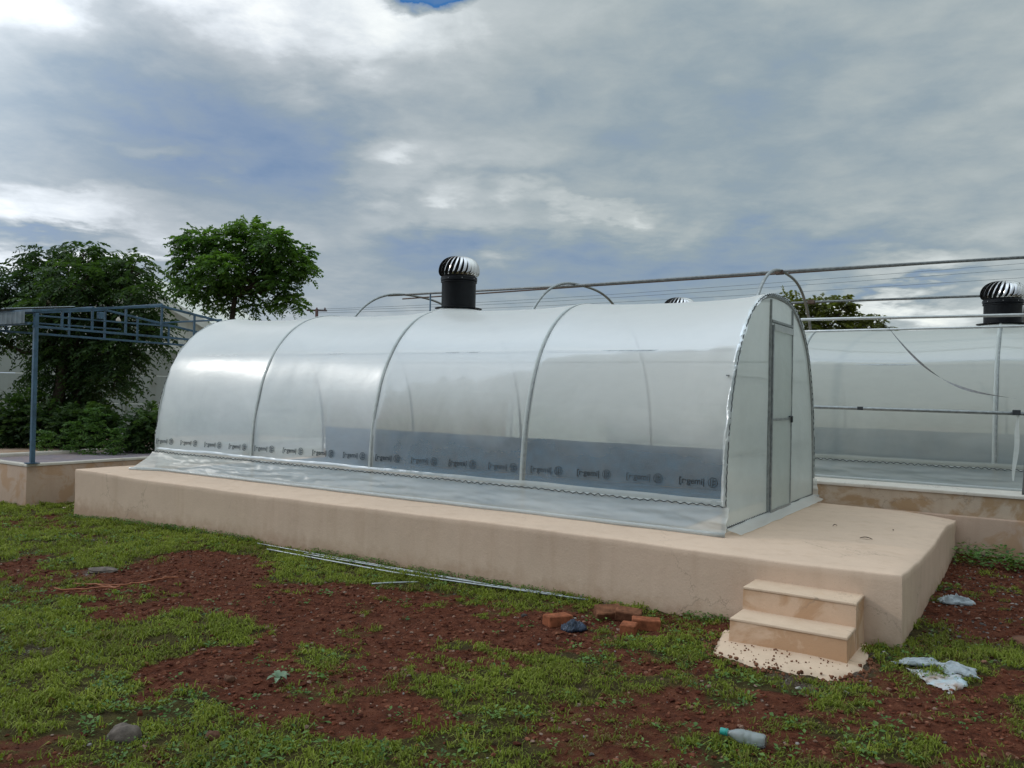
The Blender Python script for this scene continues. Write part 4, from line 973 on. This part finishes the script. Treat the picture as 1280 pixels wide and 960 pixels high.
D2 = cl([(250, 300, 26, 14, 0), (315, 290, 30, 16, .3), (345, 305, 26, 18, -.3), (285, 305, 32, 18, .2), (240, 322, 24, 16, 0), (235, 345, 20, 14, .2), (275, 335, 34, 22, -.4), (320, 330, 34, 22, .3), (365, 330, 26, 18, 0),
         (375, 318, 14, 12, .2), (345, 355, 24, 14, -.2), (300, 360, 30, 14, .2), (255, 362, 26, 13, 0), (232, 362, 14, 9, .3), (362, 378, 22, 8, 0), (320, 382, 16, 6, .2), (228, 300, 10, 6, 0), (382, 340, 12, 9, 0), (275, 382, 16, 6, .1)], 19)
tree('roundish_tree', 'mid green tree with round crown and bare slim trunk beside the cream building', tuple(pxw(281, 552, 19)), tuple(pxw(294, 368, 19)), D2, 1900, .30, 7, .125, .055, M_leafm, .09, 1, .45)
D3 = cl([(1000, 385, 16, 12, 0), (1020, 380, 16, 10, .3), (1045, 388, 20, 12, 0), (1008, 402, 22, 12, -.2), (1040, 404, 24, 12, 0), (985, 378, 10, 10, 0), (1058, 380, 8, 5, 0)], 24)
tree('olive_tree', 'olive green tree showing between the nearest tunnel and the bare hoop', tuple(pxw(1020, 530, 24)), tuple(pxw(1020, 430, 24)), D3, 330, .34, 6, .17, .085, M_leafo, .10, 1, .3)
D4 = cl([(1078, 404, 14, 6, 0), (1096, 402, 12, 6, .2), (1066, 410, 14, 6, 0), (1104, 408, 8, 4, 0), (1080, 394, 6, 4, 0)], 24)
tree('olive_tree', 'low sprigs of a small olive tree left of the hanging strip', tuple(pxw(1085, 530, 24)), tuple(pxw(1083, 440, 24)), D4, 110, .3, 6, .16, .08, M_leafo, .06, 1, .3)
# undergrowth behind the left platform
def bush(label, x, y, rx, rz, Y_, mt, n, ll, lw_, name='shrub'):
    rx_, rz_ = rx * Y_ / F_PX, rz * Y_ / F_PX; c_ = pxw(x, y, Y_); bz = gz(c_.x, c_.y)
    cls = [((c_.x + RNG.normal(0, .4) * rx_, c_.y + RNG.normal(0, .3) * rx_, c_.z + RNG.normal(0, .35) * rz_), (rx_ * .6, rx_ * .6, rz_ * .6)) for k_ in range(5)] + [((c_.x, c_.y, c_.z - rz_ * .4), (rx_ * .9, rx_ * .8, rz_ * .6))]
    tree(name, label, (c_.x, c_.y, bz), (c_.x, c_.y, max(bz + .1, c_.z - rz_ * .5)), cls, n, .24, 6, ll, lw_, mt, .03, 2, .35, 'undergrowth behind the left platform', cat='shrub')
bush('very dark bush beside the far end of the nearest tunnel', 180, 536, 18, 26, 13.6, M_leafd, 300, .11, .05)
bush('dark bush at the left picture edge behind the post', 12, 530, 34, 34, 14.2, M_leafd, 500, .11, .05)
bush('dark low bush right of the blue post', 62, 530, 30, 32, 14.4, M_leafd, 420, .11, .05)
bush('dark bush at the foot of the feathery tree', 106, 532, 30, 26, 14.2, M_leafd, 500, .11, .05)
def spire(label, x, ytop, Y_, n=60):
    c_ = pxw(x, ytop, Y_); c0_ = pxw(x, 556, Y_); h = c_.z - gz(c_.x, c_.y); bz = gz(c_.x, c_.y)
    T = thing('tall_weed', (c_.x, c_.y, bz), label, 'weed', 'undergrowth behind the left platform'); MB().tube([(c_.x, c_.y, bz), (c_.x + .02, c_.y, bz + h)], [.012, .004], 5).build('stem', M_weed, T)
    fr = []
    for k_ in range(n * 2):
        t_ = RNG.random(); a_ = RNG.uniform(0, 2 * PI); fr.append(((c_.x + RNG.normal(0, .05), c_.y + RNG.normal(0, .05), bz + h * t_), (math.cos(a_), math.sin(a_), .5), (.10 + .26 * (1 - t_)) * RNG.uniform(.6, 1.1), RNG.uniform(.2, .8)))
    frond_mesh(fr, 4, .085, .028, M_weed, 'leaves', T, 0, .2)
spire('tallest narrow weed spire left of the bare wall gap', 120, 508, 13.0, 80)
spire('pale leafy weed in the middle of the undergrowth', 92, 528, 13.1, 70)
spire('short leafy weed just right of the blue post', 58, 538, 13.0, 60)
spire('leafy weed under the bare wall gap', 145, 535, 13.0, 60)
px = RNG.uniform(-9.2, -4.6, 1500); py = RNG.uniform(12.4, 13.5, 1500); k = ~blocked(px, py) & (px > -9.5); px, py = px[k], py[k]
leaves('undergrowth', px, py, gzn(px, py), 18, np.full(len(px), .14), np.full(len(px), .07), M_weed, 'low green undergrowth behind the left platform', 'undergrowth', 4, RNG.uniform(.15, .42, len(px)))

# ------------------------------------------------------------------ distant pole and wires
P0 = pxw(396, 388, 60); up_ = thing('utility_pole', (P0.x, 60, -.7), 'far brown utility pole top with crossarm peeking over the tunnel ridge', 'pole')
MB().tube([(P0.x, 60, -.7), (P0.x, 60, P0.z + .1)], [.16, .11], 10).build('pole', M_pole, up_, True)
MB().box(Vector((P0.x, 60, P0.z)), .75, .06, .06).build('crossarm', M_pole, up_)
for k_ in (-.6, 0.0, .6): MB().lathe((P0.x + k_, 60, P0.z + .06), [(.06, 0), (.07, .06), (.04, .16)], 8).build('insulator', M_pole, up_, True)
for k_, (ya, yb, lb) in enumerate(((386.5, 318, 'uppermost thin power line crossing behind the hoop ridge pipes'), (388.5, 326, 'middle thin power line crossing behind the hoop ridge pipes'), (391, 338, 'lowest thin power line crossing behind the hoop ridge pipes'))):
    a_ = pxw(396, ya, 60); b_ = pxw(1420, yb, 24); pts = [a_.lerp(b_, q_ / 16) - Vector((0, 0, .25 * math.sin(PI * q_ / 16))) for q_ in range(17)]
    tag(MB().tube(pts, [.013 - .008 * q_ / 16 for q_ in range(17)], 5).build('power_line', M_line), lb, 'wire', 'power lines behind the tunnels')

# ------------------------------------------------------------------ things lying about
def gp(x, y, dz=0.0): return Vector((x, y, float(gzn(np.array(x), np.array(y)) + relief(np.array(x), np.array(y))) + dz))
def brick(x, y, rz, tilt, mt, label, roll_=0.0, scale=1.0, dz=0.0):
    b = MB(); R_ = Matrix.Rotation(rz, 3, 'Z') @ Matrix.Rotation(tilt, 3, 'Y') @ Matrix.Rotation(roll_, 3, 'X'); b.box(gp(x, y, .032 + dz), .105 * scale, .05, .036, R_, .006)
    b.v = [tuple(Vector(v) + Vector([.003 * mnoise.noise((v[0] * 40, v[1] * 40, v[2] * 40 + q_)) for q_ in (0, 5, 9)])) for v in b.v]
    return tag(b.build('brick', mt), label, 'brick', 'loose bricks below the plinth')
brick(.34, 5.47, .55, .05, M_brick, 'single clean orange brick lying left of the brick heap', 0, .88)
brick(.70, 5.66, .12, -.05, M_brickd, 'brown brick lying at the left back of the heap', .5, .85)
brick(.84, 5.62, -.25, .08, M_brickd, 'brown brick lying against the back right of the heap', .2, .85)
brick(.93, 5.43, -.12, .02, M_brick, 'orange brick lying lengthwise at the right of the heap', 0, .9)
brick(.80, 5.335, 1.25, .0, M_brick, 'orange brick standing end on at the front of the heap', 0, .55)
def crumple(name, cx, cy, rx, ry, h, mt, label, cat, rot=0.0, seed=0, pts=None, n=30, fold=.03):
    b = MB(); c_, s_ = math.cos(rot), math.sin(rot)
    def f(i, j):
        x, y = i * 2 - 1, j * 2 - 1
        if pts is None:
            r = max(abs(x), abs(y)); a_ = math.atan2(y, x); k_ = r / max(1e-6, math.hypot(x, y)) * (1 + .30 * mnoise.noise((math.cos(a_) * 1.4, math.sin(a_) * 1.4, seed)))
            X_, Y_ = x * k_ * rx, y * k_ * ry
        else:
            P = pts; X_ = (P[0][0] * (1 - i) + P[1][0] * i) * (1 - j) + (P[3][0] * (1 - i) + P[2][0] * i) * j; Y_ = (P[0][1] * (1 - i) + P[1][1] * i) * (1 - j) + (P[3][1] * (1 - i) + P[2][1] * i) * j
            X_ += .02 * mnoise.noise((i * 5, j * 5, seed)); Y_ += .02 * mnoise.noise((i * 5, j * 5, seed + 3))
        e = max(0, (1 - max(abs(x), abs(y)) ** 3)) ** .6
        z = h * e * (.55 + .6 * mnoise.noise((x * 1.8 + seed, y * 2.4, 0))) + fold * abs(mnoise.noise((x * 3.5, y * 5 + seed, 3))) * (.3 + e) + .006
        return gp(cx, cy, z) + Vector((X_ * c_ - Y_ * s_, X_ * s_ + Y_ * c_, 0))
    b.grid(f, n, n); o = b.build(name, mt, None, True); o.modifiers.new('thickness', 'SOLIDIFY').thickness = .002
    return tag(o, label, cat)
crumple('plastic_bag', .435, 5.36, .085, .055, .06, M_bagb, 'small crumpled blue black plastic bag beside the single orange brick', 'bag', .2, 4, fold=.05)
crumple('plastic_bag', 3.37, 6.13, .125, .07, .06, M_bag, 'crumpled pale plastic bag on the red soil right of the plinth', 'bag', -.35, 9, fold=.025)
sk = thing('torn_sack', gp(2.38, 4.5), 'torn white and muddy sack lying flat by the plinth corner', 'sack')
def sackpart(nm, pts, h, mt, seed, dz=0):
    b = MB()
    def f(i, j):
        X_ = (pts[0][0] * (1 - i) + pts[1][0] * i) * (1 - j) + (pts[3][0] * (1 - i) + pts[2][0] * i) * j; Y_ = (pts[0][1] * (1 - i) + pts[1][1] * i) * (1 - j) + (pts[3][1] * (1 - i) + pts[2][1] * i) * j
        e = (math.sin(PI * i) * math.sin(PI * j)) ** .5; z = h * e * (.7 + .5 * mnoise.noise((i * 3, j * 2 + seed, 0))) + .03 * abs(mnoise.noise((i * 5, j * 3, seed))) * e + .004 + dz
        return gp(X_, Y_, z) + Vector((.022 * mnoise.noise((i * 4, j * 4, seed)), .022 * mnoise.noise((i * 4, j * 4, seed + 5)), 0))
    o = b.grid(f, 26, 20).build(nm, mt, sk, True); o.modifiers.new('thickness', 'SOLIDIFY').thickness = .002; return o
tag(sackpart('sack_flap', [(2.22, 4.70), (2.25, 4.62), (2.47, 4.58), (2.50, 4.70)], .035, M_bag, 3, .01), 'rolled white flap of the sack')
tag(sackpart('sack_flap', [(2.43, 4.66), (2.42, 4.50), (2.55, 4.36), (2.60, 4.52)], .035, M_bag, 8, .018), 'white flap of the sack with a small hole')
tag(sackpart('sack_sheet', [(2.26, 4.60), (2.30, 4.22), (2.44, 4.30), (2.56, 4.50)], .012, M_sack, 5), 'muddy woven underside of the sack')
# bottle
bt = thing('plastic_bottle', gp(1.03, 3.58), 'clear plastic bottle with teal cap lying in the foreground grass', 'bottle')
a_ = gp(.965, 3.625, .035); b_ = gp(1.115, 3.545, .030); R_ = (b_ - a_).to_track_quat('Z', 'Y').to_matrix(); L_ = (b_ - a_).length
MB().lathe(a_, [(.012, .028), (.013, .04), (.024, .062), (.030, .085), (.030, .10), (.028, .105), (.030, .11), (.030, .13), (.028, .135), (.030, .14), (.030, L_ + .012), (.026, L_ + .022), (.006, L_ + .018)], 20, R_).build('bottle_body', M_bottle, bt, True)
MB().lathe(a_, [(.0145, -.004), (.0155, 0), (.0155, .018), (.0145, .022)], 16, R_).build('bottle_cap', M_green, bt, True, 40)
MB().lathe(a_, [(.0165, .024), (.0165, .029), (.013, .03)], 16, R_, False).build('neck_ring', M_green, bt, True)
# stones
def stone(x, y, r, mt, label, sq=(1, .8, .7), nm='stone', cat='stone'):
    b = MB(); n = 14
    def f(i, j):
        a_ = 2 * PI * i; e = PI * (j - .5); d_ = Vector((math.cos(a_) * math.cos(e), math.sin(a_) * math.cos(e), math.sin(e))); k_ = 1 + .28 * mnoise.noise(tuple(d_ * 1.5 + Vector((x, y, 0)))) + .08 * mnoise.noise(tuple(d_ * 5))
        return gp(x, y, r * sq[2] * .45) + Vector((d_.x * sq[0], d_.y * sq[1], d_.z * sq[2])) * r * k_
    b.grid(f, 24, 14); return tag(b.build(nm, mt, None, True, 45), label, cat)
stone(-1.68, 3.60, .072, M_stone, 'large grey brown stone half sunk in the foreground grass at lower left')
stone(-1.29, 3.60, .035, M_stoner, 'small reddish stone in the grass right of the large stone')
stone(1.60, 5.03, .020, M_stone, 'grey pebble lying on the mortar apron before the bottom step')
stone(-3.36, 6.72, .10, M_stone, 'flat grey lump at the edge of the turf on the far left', (1.3, .7, .22))
stone(-1.46, 4.30, .030, M_stoner, 'little brown stone on the bare soil left of the pale leaf plant')
stone(3.32, 5.18, .08, M_stoner, 'flat brown stone at the right picture edge', (1.4, .9, .35))
stone(.12, 6.0 - .35, .022, M_peb, 'pale chip of stone on the soil left of the single brick')
# steel rods left along the plinth
RG = 'steel rods on the ground along the plinth'
def rod(p_, lb, r=.007, m_=M_steel):
    pts = []
    for (x0, y0), (x1, y1) in zip(p_[:-1], p_[1:]):
        for q_ in range(8): t_ = q_ / 8; pts.append(gp(x0 + (x1 - x0) * t_, y0 + (y1 - y0) * t_, .026))
    pts.append(gp(*p_[-1], .026)); z_ = np.array([p.z for p in pts]); z_ = np.convolve(np.pad(z_, 4, 'edge'), np.ones(9) / 9, 'valid')
    pts = [Vector((p.x, p.y, float(max(z, p.z - .012)))) for p, z in zip(pts, z_)]; tag(MB().tube(pts, r, 8).build('steel_rod', m_, None, True), lb, 'rod', RG)
rod([(-2.48, 8.02), (-.95, 7.05), (.25, 6.29)], 'long pale rod lying closest to the plinth', .006)
rod([(-2.29, 7.72), (-1.0, 6.92), (.60, 6.05)], 'long pale rod lying furthest out from the plinth, ending near the bricks', .008)
rod([(-1.9, 7.57), (-.6, 6.80), (.42, 6.18)], 'long grey rod between the two other long rods', .007)
rod([(-1.08, 6.46), (-.72, 6.54)], 'short loose rod lying apart on the soil', .007)
# orange cord loop
pts = []
for k_ in range(60):
    t_ = k_ / 59; x = -3.38 + .42 * math.sin(PI * min(1, t_ * 1.6)) if t_ < .62 else -3.0 + (t_ - .62) * .9; y = 6.06 + .22 * t_ * 1.6 if t_ < .62 else 6.28 + .25 * (t_ - .62) / .38
    pts.append(gp(x + .015 * math.sin(k_), y, .018))
tag(MB().tube(pts, .006, 6).build('cord', M_cord, None, True), 'thin orange cord looped on the soil at the left', 'cord')
# pale broad leaved plant
lf = thing('broad_leaf_plant', gp(-1.19, 4.28), 'pale broad leaved seedling alone on the bare red soil', 'plant')
for k_ in range(7):
    a0 = 2 * PI * k_ / 7 + .3; L_ = .055 + .02 * (k_ % 3)
    def f(i, j): w_ = .016 * math.sin(PI * (i * .92 + .06)); r = L_ * i; return gp(-1.19, 4.28, .02 + .03 * math.sin(i * 2.6) + .006 * abs(j - .5)) + Vector((math.cos(a0) * r - math.sin(a0) * w_ * (j * 2 - 1), math.sin(a0) * r + math.cos(a0) * w_ * (j * 2 - 1), 0))
    MB().grid(f, 8, 4).build('leaf', M_leafy, lf, True)
